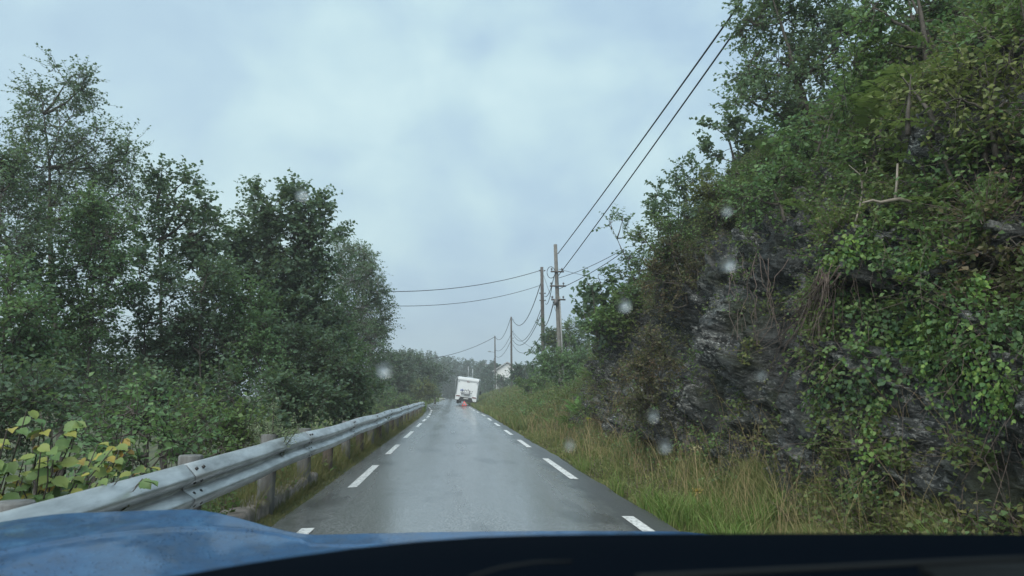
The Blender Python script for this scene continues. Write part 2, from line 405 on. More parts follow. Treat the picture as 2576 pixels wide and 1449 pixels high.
rough = t.math('ADD', t.math('MULTIPLY', trk, -.1), t.ramp(wear, [(.3, .19), (.7, .31)]))
rough = t.math('ADD', rough, t.math('MULTIPLY', edge, .15))
bs = t.bump(t.math('ADD', grain, t.math('MULTIPLY', t.noise(v, 9, 3), .6)), .3, .004)
ASPH = t.done(t.pbr(Base__Color=col, Roughness=rough, Specular__IOR__Level=1.0, Normal=bs))
road = grid_mesh('road', np.stack([RX, RYg, RZ], -1), ASPH)
tag(road, 'narrow wet grey asphalt road with dashed white edge lines', kind='structure')

t = NT('road_paint'); v = t.coord()
wr = t.ramp(t.noise(v, 22, 5, .6), [(.34, (.14, .145, .15)), (.44, (.6, .61, .6)), (.55, (.8, .81, .8))])
PAINT = t.done(t.pbr(Base__Color=wr, Roughness=.4, Normal=t.bump(t.noise(v, 80, 3), .4, .004)))
def rz_at(X, Y):
    f = (X - edgeL(Y)) / (edgeR(Y) + .05 - edgeL(Y)); return roadz(Y) + .03 * np.sin(np.clip(f, 0, 1) * PI) - .03 + .006
def dash(x0, sh, a, b):
    n = max(3, int((b - a) / .5)); yy = np.linspace(a, b, n); xx = x0 + lerpk(yy, sh)
    xs = np.linspace(-.065, .065, 3); X = xx[:, None] + xs; Y = np.broadcast_to(yy[:, None], X.shape)
    grid_mesh('edge_line', np.stack([X, Y, rz_at(X, Y)], -1), PAINT, parent=road)
for a, b in [(4.9, 8.17), (11.7, 15.4), (18.6, 21.6), (24.2, 27.3), (30.6, 34), (37, 40.9), (44.2, 48.4), (51.7, 55), (58.5, 61.5), (64.5, 67.5), (70.5, 73.5)]:
    dash(1.9, SR, a, b)
for a, b in [(4.2, 7.7), (10.9, 14.2), (16.7, 19.8), (22.7, 26.6), (30, 33.7), (36.2, 39.4), (41.8, 44.9), (47, 50), (52.5, 55.5), (58, 61), (64, 67), (70, 73)]:
    dash(-1.41, SL, a, b)

# ------------------------------------------------------------------ guardrail
t = NT('galvanised_steel'); v = t.coord()
gn = t.noise(mapping(t, v, (6, .8, 2)), 3, 6, .6)
GALV = t.done(t.pbr(Base__Color=t.ramp(gn, [(.3, (.36, .38, .39)), (.6, (.58, .6, .61)), (.8, (.68, .7, .71))]), Metallic=.75, Roughness=t.ramp(gn, [(.3, .5), (.7, .34)])))
DARKST = plain('dark_steel', (.06, .06, .06), .5, .6)
t = NT('weathered_post'); v = t.coord()
POSTM = t.done(t.pbr(Base__Color=t.ramp(t.noise(mapping(t, v, (10, 10, 1.2)), 2.5, 6, .6), [(.3, (.085, .085, .08)), (.6, (.15, .155, .152)), (.8, (.22, .222, .215))]), Roughness=.85, Normal=t.bump(t.noise(mapping(t, v, (30, 30, 2)), 2, 4), .5, .01)))
t = NT('brown_post'); v = t.coord()
POSTB = t.done(t.pbr(Base__Color=t.ramp(t.noise(mapping(t, v, (10, 10, 1.2)), 2.5, 6, .6), [(.3, (.05, .04, .035)), (.6, (.11, .09, .075)), (.8, (.16, .14, .12))]), Roughness=.85))
def railx(Y): return lerpk(Y, [(-20, -1.9), (44, -1.92), (50, -2.0), (56, -2.15), (60, -2.35), (64, -2.75), (68, -3.3)])
def railtop(Y): return lerpk(Y, [(-20, .8), (46, .8), (54, .7), (60, .56), (64, .5), (68, .34)]) + .012 * np.sin(Y * .9) * (Y > 8)
guard = empty('guardrail', (-1.95, 2, 0)); bpy.context.view_layer.update()
tag(guard, 'galvanised steel guardrail on round wooden posts along the tree-lined road edge', 'guardrail')
GI = Matrix.Translation((1.95, -2, 0))
def gp(P): return np.asarray(P, float) - np.array([-1.95, 2, 0])
prof = np.array([(0, 0), (.03, .012), (.083, .07), (.09, .085), (.083, .1), (.012, .148), (.0, .165), (.012, .182), (.083, .226), (.09, .24), (.083, .256), (.02, .328), (.006, .336), (0, .334)])
joints = np.arange(5.55 - 4.32 * 3, 70, 4.32)
for k in range(len(joints) - 1):
    a, b = joints[k], min(joints[k + 1] + .28, 68)
    if b < -6 or a > 67: continue
    yy = np.linspace(a, b, 10); off = np.where(yy < a + .35, .008, .002)
    fr = gp(np.stack([railx(yy)[:, None] + prof[:, 0] + off[:, None], np.broadcast_to(yy[:, None], (10, len(prof))), railtop(yy)[:, None] - .336 + prof[:, 1]], -1))
    n = len(prof); i = np.arange(9)[:, None] * n; j = np.arange(n - 1)[None]
    Q = np.stack([i + j, i + j + 1, i + n + j + 1, i + n + j], -1).reshape(-1, 4)
    mb = MB(); mb.add(fr, Q)
    beam = mb.build('beam', [GALV], guard, True)
    sm = beam.modifiers.new('thick', 'SOLIDIFY'); sm.thickness = .004; sm.offset = -1
    # splice bolts
    for dy in (.09, .24):
        for (dx, zz_) in ((.055, .295), (.05, .045), (.045, .205), (.045, .12)):
            c = gp((railx(a + dy) + dx + .008, a + dy, railtop(a + dy) - .336 + zz_))
            bb = MB(); sgn = 1 if zz_ in (.295, .12) else -1
            dn = np.array([.75, 0, .65 * (1 if zz_ in (.295, .12) else -1)])
            bb.tube([c - dn * .004, c + dn * .016], .012, 8); bb.build('bolt', DARKST, beam)
pj = 0
POSTY = [-1.2, 1.3, 3.73, 6.13, 8.55, 10.7, 12.6] + [14.75 + 2.16 * i for i in range(24)]
for k, Y in enumerate(POSTY):
    k -= 2
    X = railx(Y) - .135; brown = k >= 4 and k % 2 == 0; r = .095 if k < 4 else .085
    zb = float(left_z(np.array([X]), np.array([Y]))[0]) - .25; zt = float(railtop(Y)) + {0: 0., 1: .02, 2: .04, 3: .02}.get(k, -.03)
    mb = MB(); tilt = .02 * math.sin(k * 3.7)
    P = gp([(X, Y, zb), (X + tilt * .3, Y, .2), (X + tilt, Y + .01, zt - .012), (X + tilt, Y + .01, zt)])
    mb.tube(P, [r * 1.04, r, r * .97, r * .88], 14)
    ps = mb.build('post', POSTB if brown else POSTM, guard, True)
# concrete edge under the posts
t = NT('mossy_concrete'); v = t.coord()
cc_ = t.ramp(t.noise(v, 6, 7, .65), [(.3, (.1, .095, .085)), (.5, (.24, .21, .19)), (.72, (.4, .36, .33))])
cc_ = t.mix(t.ramp(t.noise(v, 2.4, 4), [(.5, 0.), (.66, .9)]), cc_, (.06, .065, .022))
CONC = t.done(t.pbr(Base__Color=cc_, Roughness=.9, Normal=t.bump(t.noise(v, 30, 6, .7), .7, .03)))
def block(a, b, x, z, label):
    ny = int((b - a) / .06); yy = np.linspace(a, b, ny)
    pr = np.array([(.0, -.5), (.0, -.2), (.01, z - .04), (-.03, z - .005), (-.1, z), (-.2, z), (-.29, z - .01), (-.32, z - .06), (-.32, -.8)])
    P = np.stack([x + pr[None, :, 0] + 0 * yy[:, None], np.broadcast_to(yy[:, None], (ny, len(pr))), np.broadcast_to(pr[:, 1], (ny, len(pr)))], -1)
    P = P + .022 * fbm(P * 7, 4, 9)[..., None] * np.array([1, 0, 1]) + .03 * fbm(P * 1.5, 3, 10)[..., None]
    m = MB(); n = len(pr); i = np.arange(ny - 1)[:, None] * n; j = np.arange(n - 1)[None]
    m.add(P, np.stack([i + j, i + n + j, i + n + j + 1, i + j + 1], -1).reshape(-1, 4))
    e = np.arange(n); cV = P[[0, -1]].mean(1)
    for end, cidx in ((0, 0), (ny - 1, 1)):
        m.add(np.vstack([P[end], P[end].mean(0)]), T=[(q_, q_ + 1, n) for q_ in range(n - 1)])
    tag(m.build('concrete_kerb', CONC), label, 'kerb block', 'weathered concrete kerb blocks under the guardrail')
block(3.4, 6.9, -1.98, .13, 'broken concrete kerb block with pale top nearest the blue bonnet')
block(7.05, 11.4, -2.0, .15, 'long mossy concrete kerb block between guardrail post and grass strip')

# ------------------------------------------------------------------ vegetation generators
UP = np.array([0, 0, 1.0])
def spray(leafmb, woodmb, Ps, Td, tl, k, L, Wd, droop=.25, shape=4, wood=.006, updir=.8, anchor=None, spread=.9):
    """twigs from points Ps along Td, each with k leaves"""
    n = len(Ps)
    if n == 0: return
    tl = np.broadcast_to(tl, (n,))
    tip = Ps + Td * tl[:, None]; tip[:, 2] -= droop * tl * .5
    if woodmb is not None: woodmb.twigs(Ps, tip, wood, wood * .4)
    tt = (np.arange(k)[None] + rng.random((n, k))) / k
    pos = Ps[:, None] + Td[:, None] * (tl[:, None] * tt)[..., None]; pos[..., 2] -= droop * tl[:, None] * .5 * tt ** 2
    side = nrm(np.cross(Td, UP + .3 * rng.normal(size=(n, 3))))
    sg = np.where(np.arange(k) % 2 == 0, 1., -1.)[None, :, None]
    D = Td[:, None] * .6 + side[:, None] * sg * spread + rng.normal(size=(n, k, 3)) * .4; D[..., 2] -= droop
    N = UP * updir + rng.normal(size=(n, k, 3)) * .55
    sc = .7 + .6 * rng.random(n * k)
    leafmb.leaves(pos.reshape(-1, 3), D.reshape(-1, 3), N.reshape(-1, 3), L * sc, Wd * sc, shape=shape)

def rand_in(n): 
    u = nrm(rng.normal(size=(n, 3))); return u * (rng.random((n, 1)) ** .42)

def plant(name, label, cat, base, blobs, mat, L, Wd, lai, k=9, tl=.45, droop=.25, bark=None, r0=.09, group=None, shape=4, stems=1, parts=('trunk', 'crown'), depth=.9, lean=None, woodr=.006, upb=.35):
    """base: world point; blobs: (centre xyz, rx, ry_depth, rz)"""
    base = np.asarray(base, float); root = empty(name, base); tag(root, label, cat, group)
    wd, lf = MB(), MB()
    C = np.array([b[0] for b in blobs]) - base; top = C[np.argmax(C[:, 2])]
    ht = top[2] + blobs[int(np.argmax(C[:, 2]))][3] * .6
    lines = []
    for s_ in range(stems):
        ex = top[:2] * (.95 if stems == 1 else .5) + (rng.normal(size=2) * ht * .1 if stems > 1 else 0)
        n = 9; u = np.linspace(0, 1, n)
        P = np.stack([ex[0] * u ** 1.3, ex[1] * u ** 1.3, ht * .9 * u], -1)
        P[1:, :2] += np.cumsum(rng.normal(size=(n - 1, 2)) * ht * .004, 0); 
        if stems > 1: P[:, :2] += rng.normal(size=2) * .12
        wd.tube(P, np.maximum(r0 * (1 - u) ** .8 / (1 if stems == 1 else 1.5), r0 * .1), 7 if r0 > .05 else 5); lines.append(P)
    trunk = np.concatenate(lines)
    for c, b in zip(C, blobs):
        rx, rd, rz = b[1], b[2], b[3]
        # limb from the trunk into this part of the crown
        j = np.argmin(np.linalg.norm((trunk - (c - UP * .45 * np.linalg.norm(c - trunk, axis=1).min())) * np.array([1, 1, 1.0]), axis=1) + np.where(trunk[:, 2] > c[2], .8, 0))
        a = trunk[j]; n = 6; u = np.linspace(0, 1, n)[:, None]
        Lb = a + (c - a) * u + UP * (np.sin(u * PI) * -.08) * np.linalg.norm(c - a) + rng.normal(size=(n, 3)) * .03 * rx * (u > 0)
        rr = min(r0 * .5, .018 + .02 * np.linalg.norm(c - a))
        wd.tube(Lb, np.linspace(rr, rr * .3, n), 5)
        area = PI * (rx + rd) * .5 * rz
        nl = lai * 1.6 * area / (L * Wd * .5) ; nt = max(6, int(nl / k))
        # leaves gather on clumps, leaving gaps
        nc = max(4, int(nt / 9)); cc = rand_in(nc); pick = rng.integers(0, nc, nt)
        loc = cc[pick] + rng.normal(size=(nt, 3)) * .2
        P0 = c + loc * np.array([rx, rd, rz])
        out = nrm(loc + 1e-3); Td = nrm(out * .75 + UP * upb + rng.normal(size=(nt, 3)) * .55)
        Q = Lb[np.argmin(np.linalg.norm(P0[:, None] - Lb[None], axis=2), axis=1)]
        cl = c + cc * np.array([rx, rd, rz]); Qc = Lb[np.argmin(np.linalg.norm(cl[:, None] - Lb[None], axis=2), axis=1)]
        wd.twigs(Qc, cl, woodr * 1.8, woodr, .1)
        s_ = tl * (.6 + .8 * rng.random(nt))
        spray(lf, wd, P0, Td, s_, k, L, Wd, droop, shape, woodr * .8)
        wd.twigs(cl[pick], P0, woodr * .9, woodr * .7, .08)
    wd.build(parts[0], bark or BARK, root); lf.build(parts[1], mat, root)
    return root

def pxblobs(Y, lst, depth=.9):
    out = []
    for b in lst:
        px, py, rx, ry = b[:4]; dy = b[4] if len(b) > 4 else rng.normal() * .25
        c = at_y(px, py, Y + dy); s_ = (Y + dy) / (F / K) * .985
        out.append((c, rx * s_, max(rx, ry) * s_ * depth, ry * s_))
    return out

def gbase(px, Y):
    d = ray(px, 990); X = d[0] * Y / d[1]
    z = float(left_z(np.array([X]), np.array([float(Y)]))[0]) if X < 0 else float(hill_z(np.array([X]), np.array([float(Y)]))[0])
    return np.array([X, Y, z - .05])

# ------------------------------------------------------------------ trees beyond the guardrail
G1 = 'trees beyond the guardrail'
def tree(name, label, Y, bx, blobs, mat, L, Wd, lai, **kw):
    kw.setdefault('group', G1); lai *= 1.0 if Y == 17 and mat == 'birch' else 1.25
    return plant(name, label, 'tree', gbase(bx, Y), pxblobs(Y, blobs), LM[mat], L, Wd, lai, **kw)

tree('birch_tree', 'tallest airy birch rising above all other trees beyond the guardrail', 17, 180,
     [(165, 205, 50, 48), (105, 250, 45, 50), (205, 225, 28, 50), (150, 320, 80, 70), (70, 405, 52, 62), (235, 375, 50, 75), (310, 400, 45, 62), (150, 440, 100, 70), (270, 490, 80, 70), (60, 500, 60, 60), (180, 560, 110, 70), (330, 470, 30, 50)],
     'birch', .065, .05, 1.15, k=9, tl=.5, droop=.45, bark=BARK, r0=.13)
tree('birch_tree', 'slim birch at the edge of view beside the tallest birch', 14, 25,
     [(5, 400, 40, 50), (35, 450, 40, 60), (-10, 520, 60, 70), (40, 590, 60, 70), (-20, 680, 80, 90)], 'birch', .06, .048, 1.3, k=9, tl=.45, droop=.35, bark=BARK, r0=.08)
tree('alder_tree', 'slender alder with round leaves and split top next to the tall birch', 18, 435,
     [(408, 430, 26, 32), (465, 455, 26, 30), (395, 490, 36, 36), (445, 520, 50, 42), (505, 515, 36, 32), (380, 570, 36, 40), (470, 590, 66, 45), (530, 570, 22, 32), (425, 650, 70, 56), (510, 650, 50, 46)], 'alder', .085, .07, 1.6, k=8, tl=.4, r0=.09, shape=6)
tree('alder_tree', 'broad dark alder with a pointed shoot beside its rounded crown', 21, 715,
     [(647, 495, 11, 34), (640, 545, 30, 32), (700, 530, 50, 42), (740, 495, 28, 34), (775, 525, 40, 40), (590, 590, 36, 36), (640, 605, 60, 46), (735, 600, 80, 56), (815, 580, 40, 34), (600, 670, 46, 50), (690, 690, 90, 60), (790, 680, 60, 56), (740, 770, 90, 60), (660, 800, 70, 60), (800, 800, 60, 70), (740, 870, 90, 60)], 'alder', .095, .078, 2.5, k=8, tl=.42, r0=.15, shape=6)
tree('birch_tree', 'drooping birch where the power lines vanish behind its foliage', 27, 905,
     [(862, 635, 26, 36), (905, 650, 30, 36), (935, 690, 24, 36), (885, 705, 50, 46), (945, 755, 30, 40), (900, 785, 55, 55), (960, 810, 18, 36), (860, 850, 50, 60), (935, 860, 42, 46), (900, 930, 60, 50)], 'birch', .075, .05, 2.1, k=9, tl=.5, droop=.7, bark=BIRCHBARK, r0=.09)
tree('young_tree', 'light green young tree standing before the tall birch trunk', 15, 240,
     [(240, 530, 46, 50), (190, 590, 50, 56), (280, 600, 50, 60), (220, 670, 76, 60), (300, 690, 46, 50), (180, 760, 60, 55), (260, 790, 60, 42)], 'fresh', .07, .05, 2.0, k=9, tl=.4, r0=.07)
tree('young_tree', 'thin tree with bright gaps between alder and light green tree', 16, 390,
     [(350, 690, 46, 50), (420, 730, 46, 46), (335, 770, 40, 46), (440, 800, 40, 46), (350, 850, 60, 36), (450, 870, 60, 46)], 'alder', .08, .06, 1.6, k=8, tl=.4, r0=.07)
tree('young_tree', 'leafy tree low at the edge of view under the slim birch', 12, 40,
     [(20, 740, 60, 60), (70, 790, 46, 50), (10, 850, 70, 70), (90, 880, 60, 50), (30, 940, 80, 50)], 'fresh', .07, .052, 2.2, k=9, tl=.4, r0=.06)
tree('young_tree', 'bushy fresh green tree leaning against the broad dark alder', 17, 590,
     [(560, 730, 46, 46), (615, 770, 50, 50), (540, 820, 60, 52), (625, 850, 64, 56), (560, 900, 70, 56), (650, 920, 60, 50)], 'fresh', .075, .055, 2.4, k=9, tl=.4, r0=.07)
tree('dark_tree', 'deep green tree at the foot of the broad alder', 19, 775,
     [(720, 880, 70, 55), (800, 900, 60, 60), (860, 930, 55, 50), (740, 960, 80, 46), (840, 985, 60, 36)], 'dark', .085, .065, 2.6, k=9, tl=.42, r0=.07)
tree('dark_tree', 'dense shaded tree filling the wood under the tallest birch', 18, 170,
     [(120, 880, 90, 55), (210, 880, 70, 50), (160, 950, 110, 50), (60, 960, 80, 50), (260, 950, 70, 50)], 'dark', .085, .062, 2.2, k=9, tl=.42, r0=.07)
tree('dark_tree', 'dense shaded tree under the split-topped alder', 18.5, 440,
     [(390, 920, 70, 46), (470, 930, 70, 46), (330, 960, 60, 46), (530, 960, 60, 46), (430, 985, 90, 36)], 'dark', .085, .062, 2.2, k=9, tl=.42, r0=.07)

tree('young_tree', 'leafy green tree between the tallest birch and the edge of view, low in the wood', 15, 130,
     [(110, 690, 50, 46), (80, 640, 40, 40), (130, 750, 60, 46), (100, 830, 70, 46), (180, 850, 60, 46)], 'fresh', .07, .052, 1.5, k=9, tl=.4, r0=.05)
tree('young_tree', 'leafy green tree filling the gap between the two alders', 16.5, 500,
     [(520, 690, 40, 40), (480, 720, 46, 40), (510, 770, 56, 46), (470, 830, 60, 50), (540, 860, 50, 40), (400, 880, 60, 36)], 'alder', .075, .056, 1.5, k=9, tl=.4, r0=.05)
tree('young_tree', 'slight pale green tree rising before the drooping birch', 22, 850,
     [(840, 770, 36, 36), (820, 830, 40, 40), (870, 880, 46, 46), (830, 920, 56, 46)], 'fresh', .08, .06, 1.5, k=9, tl=.4, r0=.05)
G2 = 'shrubs behind the guardrail'
def shrub(label, Y, bx, blobs, mat, L, Wd, lai, name='shrub', group=G2, base=None, **kw):
    kw.setdefault('stems', 4); kw.setdefault('r0', .03); kw.setdefault('parts', ('stem', 'foliage')); lai *= 1.25
    return plant(name, label, 'shrub', gbase(bx, Y) if base is None else base, pxblobs(Y, blobs), LM[mat], L, Wd, lai, group=group, **kw)
shrub('pale leafy shrub in front of the dark wood above the yellow hazel', 7.5, 280, [(250, 1010, 40, 26), (330, 1030, 40, 30), (290, 1060, 70, 36)], 'fresh', .06, .045, 1.3)
shrub('green shrub behind the second guardrail post', 7, 400, [(350, 1085, 56, 36), (430, 1110, 60, 36), (320, 1130, 60, 40), (400, 1150, 70, 34)], 'fresh', .055, .042, 1.7)
shrub('low dark shrub just behind the guardrail between two posts', 9.5, 560, [(520, 1085, 60, 36), (590, 1090, 60, 36), (470, 1060, 50, 40), (550, 1130, 80, 30)], 'herb', .06, .045, 1.9)
shrub('wide dark shrub under the fresh green tree', 12.5, 560, [(500, 1010, 70, 46), (590, 1010, 70, 50), (540, 1060, 100, 36), (650, 1040, 60, 40)], 'dark', .08, .06, 2.3)
shrub('dark shrub under the broad alder behind the guardrail', 15, 720, [(680, 1000, 60, 40), (750, 1020, 60, 36), (700, 1050, 80, 30), (800, 1010, 50, 36)], 'dark', .08, .06, 2.4)
shrub('mixed green shrub near the end of the wood', 21, 880, [(840, 1000, 50, 36), (900, 1000, 40, 36), (870, 1035, 60, 24), (930, 990, 28, 36)], 'alder', .09, .07, 2.3)
shrub('dark shrub in the shade beside the slim birch', 9.5, 60, [(40, 1000, 70, 46), (120, 1010, 60, 46), (60, 1070, 90, 50), (180, 1050, 50, 40), (-20, 1020, 50, 60)], 'dark', .07, .052, 2.1)
shrub('dark shrub under the thin tree with bright gaps', 12, 340, [(300, 990, 70, 40), (380, 1000, 70, 40), (430, 1020, 60, 40), (220, 1000, 60, 40), (340, 1050, 90, 36)], 'dark', .075, .055, 2.2)
# yellowing hazel by the rail
base = np.array([-2.6, 4.7, -.4]); hz = empty('hazel_bush', base); tag(hz, 'hazel bush with large yellow and green leaves overhanging the guardrail', 'bush')
wd, lf = MB(), MB()
tips = [(70, 1030), (110, 1045), (195, 1050), (190, 1075), (140, 1090), (250, 1110), (330, 1130), (100, 1120), (210, 1150), (290, 1160), (350, 1180), (160, 1180), (60, 1190), (20, 1170), (110, 1230), (240, 1210), (200, 1240), (300, 1215), (30, 1240), (130, 1150), (270, 1140), (180, 1215), (80, 1255), (360, 1205)]
hl_P, hl_D, hl_N = [], [], []
for i, (px, py) in enumerate(tips + [(x + rng.normal() * 30, y_ + rng.normal() * 20) for x, y_ in tips[3:]] + [(395, 1190), (380, 1175), (-30, 1120), (15, 1090)]):
    d_ = ray(px, py); e = at_y(px, py, max(4.1, min(5.6, -2.1 * d_[1] / d_[0] if py < 1195 else 4.3)) + .35 * rng.random()) - base; s0 = rng.normal(size=3) * .12; s0[2] = 0
    u = np.linspace(0, 1, 8)[:, None]; P = s0 + (e - s0) * u + UP * np.sin(u * PI) * .12 + rng.normal(size=(8, 3)) * .012 * u
    wd.tube(P, np.linspace(.011, .003, 8), 5)
    for j, uu in enumerate(np.linspace(.4, 1.0, 12)):
        p = s0 + (e - s0) * uu + UP * math.sin(uu * PI) * .12; sg = 1 if j % 2 else -1
        sd = np.array([.9 * sg, -.3 + .5 * rng.normal(), -.15 + .25 * rng.normal()]); hl_P.append(p + .02 * rng.normal(size=3)); hl_D.append(sd); hl_N.append(np.array([.25 * rng.normal(), -.45 + .3 * rng.normal(), .75]))
sc = .75 + .5 * rng.random(len(hl_P))
lf.leaves(np.array(hl_P), np.array(hl_D), np.array(hl_N), 0.072 * sc, .064 * sc, fold=.22, shape=9, droop=.2)
wd.build('stem', BARK, hz); lf.build('foliage', LM['hazel'], hz)
# juniper leaning on the rail
jb = gbase(690, 8.6); jn = empty('juniper_bush', jb); tag(jn, 'small pale juniper growing up behind the third guardrail post', 'bush')
wd, lf = MB(), MB()
for (px, py) in [(690, 1015), (672, 1060), (705, 1065), (650, 1085), (730, 1080), (690, 1085), (665, 1100), (720, 1100), (755, 1070), (640, 1070)]:
    e = at_y(px, py, 8.6 + rng.normal() * .1) - jb; s0 = np.array([0, 0, e[2] * .55]); u = np.linspace(0, 1, 6)[:, None]; P = s0 + (e - s0) * u
    wd.tube(P, np.linspace(.01, .003, 6), 4); n = 90; tt = rng.random(n); p = s0 + (e - s0) * tt[:, None] + rng.normal(size=(n, 3)) * .02
    spray(lf, None, p, nrm((e - s0)[None] * .8 + rng.normal(size=(n, 3)) * .35), .07, 5, .03, .007, droop=.1)
wd.tube([(0, 0, 0), (0.02, 0, .4), (0, 0, .9), (0, 0, 1.1)], [.02, .018, .012, .006], 6)
wd.build('stem', BARK, jn); lf.build('foliage', LM['juniper'], jn)

# ------------------------------------------------------------------ mid-distance growth beyond the bend
G3 = 'trees beyond the bend of the road'
def ftree(name, label, Y, bx, blobs, mat, L, lai, **kw):
    kw.setdefault('group', G3); kw.setdefault('stems', 1); kw.setdefault('r0', .12); kw.setdefault('woodr', .012)
    return plant(name, label, 'tree', gbase(bx, Y), pxblobs(Y, blobs), LM[mat], L, L * .75, lai, k=7, tl=L * 4, **kw)
ftree('roadside_tree', 'round tree just past the drooping birch, beyond the guardrail end', 62, 985, [(975, 915, 28, 24), (1005, 905, 24, 20), (965, 950, 36, 30), (1010, 945, 34, 28), (990, 975, 44, 22)], 'far', .16, 2.6)
ftree('roadside_tree', 'feathery tree with uneven top between round tree and far wood', 75, 1045, [(1035, 900, 18, 16), (1060, 915, 18, 18), (1045, 940, 32, 24), (1075, 945, 24, 20), (1050, 970, 40, 22)], 'far', .18, 2.5)
ftree('roadside_tree', 'dark tree where the distant cable dips into the wood', 95, 1095, [(1090, 925, 20, 14), (1115, 935, 18, 14), (1085, 955, 30, 20), (1108, 958, 18, 16), (1085, 985, 26, 16)], 'far', .2, 2.6)
ftree('small_tree', 'yellow-green small tree on the verge beyond the guardrail end', 68, 1050, [(1040, 985, 30, 18), (1065, 975, 20, 14), (1030, 1003, 34, 12), (1075, 995, 24, 14)], 'olive', .12, 2.6, r0=.05)
ftree('small_tree', 'low green thicket beside the guardrail end', 58, 985, [(960, 1000, 30, 18), (1000, 1008, 30, 14), (980, 1022, 40, 12), (1025, 1018, 24, 10)], 'herb', .12, 2.6, r0=.04)

# far wood: one mass of spruces and birches
wd, lf = MB(), MB()
fw = []
for i in range(260):
    Y = rng.uniform(150, 250); px = rng.uniform(930, 1420) if i < 190 else rng.uniform(-500, 1000)
    d = ray(px, 990); X = d[0] * Y / d[1]
    if Y < 212 and edgeL(Y) - 5 < X < edgeR(Y) + 6: Y = rng.uniform(214, 250); X = d[0] * Y / d[1]
    fw.append((X, Y))
for (X, Y) in fw:
    z0 = (float(left_z(np.array([X]), np.array([Y]))[0]) if X < edgeL(Y) else float(hill_z(np.array([X]), np.array([Y]))[0])) - .3 if Y < 212 else -3.0
    pxx = project(np.array([[X, Y, 5.]]))[0][0]
    hgt = np.interp(pxx, [-500, 700, 900, 1060, 1110, 1200, 1240, 1300, 1400], [9, 9, 14, 17, 13.5, 13, 12.5, 11, 10]) * Y / 270 * rng.uniform(.84, 1.1)
    top = 1.3 + hgt - 1.3; Hh = top - z0
    n = 380; u = rng.random(n) ** .8; conif = rng.random() < .6
    rad = (Hh * .17 * (1 - u) + .15) if conif else Hh * .24 * np.sqrt(np.clip(1 - (u - .25) ** 2 / .6, .05, 1))
    a = rng.random(n) * 2 * PI; rr = rad * np.sqrt(rng.random(n))
    P = np.stack([X + rr * np.cos(a), Y + rr * np.sin(a), z0 + .8 + u * (Hh - .8)], -1)
    D = np.stack([np.cos(a), np.sin(a), -.3 + 0 * a if conif else .3 + 0 * a], -1) + rng.normal(size=(n, 3)) * .4
    lf.leaves(P, D, UP + rng.normal(size=(n, 3)) * .5, rng.uniform(.5, 1.0, n), rng.uniform(.28, .55, n), shape=4)
n = 9000; Y = rng.uniform(206, 232, n); X = rng.uniform(-26, 16, n); P = np.stack([X, Y, -2 + (5.2 + 1.5 * vnoise(np.stack([X * .5, Y * .1, 0 * X], -1), 3)) * rng.random(n) ** .8], -1)
kp = (X < -4.6) | (X > 1.5) | (Y > 217); P = P[kp]; n = len(P)
lf.leaves(P, rng.normal(size=(n, 3)) + UP * .3, UP + rng.normal(size=(n, 3)) * .5, rng.uniform(.5, 1.0, n), rng.uniform(.35, .7, n))
tag(lf.build('far_wood', LM['needle']), 'distant dark wood closing the view behind the camper', 'wood', kind='stuff')

# ------------------------------------------------------------------ bank and slope growth
def hbase(px, py): return hit(px, py)
G4 = 'trees and bushes on the rocky slope'
def slope_plant(name, label, cat, bpx, blobs, mat, L, Wd, lai, dY=0, **kw):
    b = hbase(*bpx); Y = b[1] + dY; kw.setdefault('group', G4); kw.setdefault('stems', 3); kw.setdefault('r0', .04)
    return plant(name, label, cat, b - UP * .05, pxblobs(Y, blobs), LM[mat], L, Wd, lai, **kw)
slope_plant('hillside_tree', 'tall dark small-leaved tree at the skyline on top of the rocky slope', 'tree', (2030, 330),
            [(1895, 60, 36, 60), (1960, 40, 60, 60), (1885, 160, 40, 46), (1960, 150, 70, 60), (2060, 60, 70, 70), (2050, 170, 70, 66), (1860, 235, 30, 30), (1930, 250, 70, 46), (2130, 90, 56, 80), (2020, 260, 60, 46), (1920, -30, 60, 50), (2060, -40, 80, 50)], 'birch', .075, .055, 2.7, k=9, r0=.09, stems=2, tl=.4)
slope_plant('hillside_tree', 'bright broad-leaved tree above the rock reaching the upper edge of view', 'tree', (2330, 210),
            [(2200, 20, 70, 50), (2300, 40, 70, 60), (2220, 100, 60, 50), (2400, 30, 70, 60), (2320, 130, 80, 50), (2250, -40, 90, 40), (2420, 110, 50, 50)], 'fresh', .066, .05, 2.6, k=8, r0=.07, tl=.33)
slope_plant('hillside_bush', 'spiky sycamore bush jutting out at the skyline below the dark tree', 'bush', (1850, 420),
            [(1800, 320, 40, 30), (1850, 300, 40, 36), (1790, 385, 36, 34), (1850, 370, 56, 40), (1910, 340, 50, 46), (1900, 410, 56, 36)], 'dark', .1, .085, 1.7, shape=6, tl=.3)
slope_plant('hillside_bush', 'fresh green bush in the middle of the slope under the dark tree', 'bush', (2080, 470),
            [(2010, 330, 56, 46), (2080, 300, 60, 46), (2150, 270, 50, 50), (2040, 400, 66, 46), (2130, 370, 66, 50), (1960, 430, 50, 40)], 'fresh', .075, .055, 1.8, tl=.3)
slope_plant('hillside_bush', 'olive yellow bush with long branches at the upper edge of view', 'bush', (2480, 400),
            [(2460, 180, 60, 50), (2540, 160, 50, 60), (2420, 250, 50, 46), (2510, 270, 66, 56), (2560, 350, 50, 50), (2440, 340, 50, 46), (2500, 400, 60, 40)], 'olive', .058, .036, 1.9, tl=.3)
slope_plant('hillside_bush', 'mid green bush above the rock overhang', 'bush', (2230, 440),
            [(2200, 350, 56, 46), (2270, 330, 50, 40), (2180, 420, 56, 36), (2260, 410, 60, 40)], 'herb', .08, .06, 1.7, tl=.3)
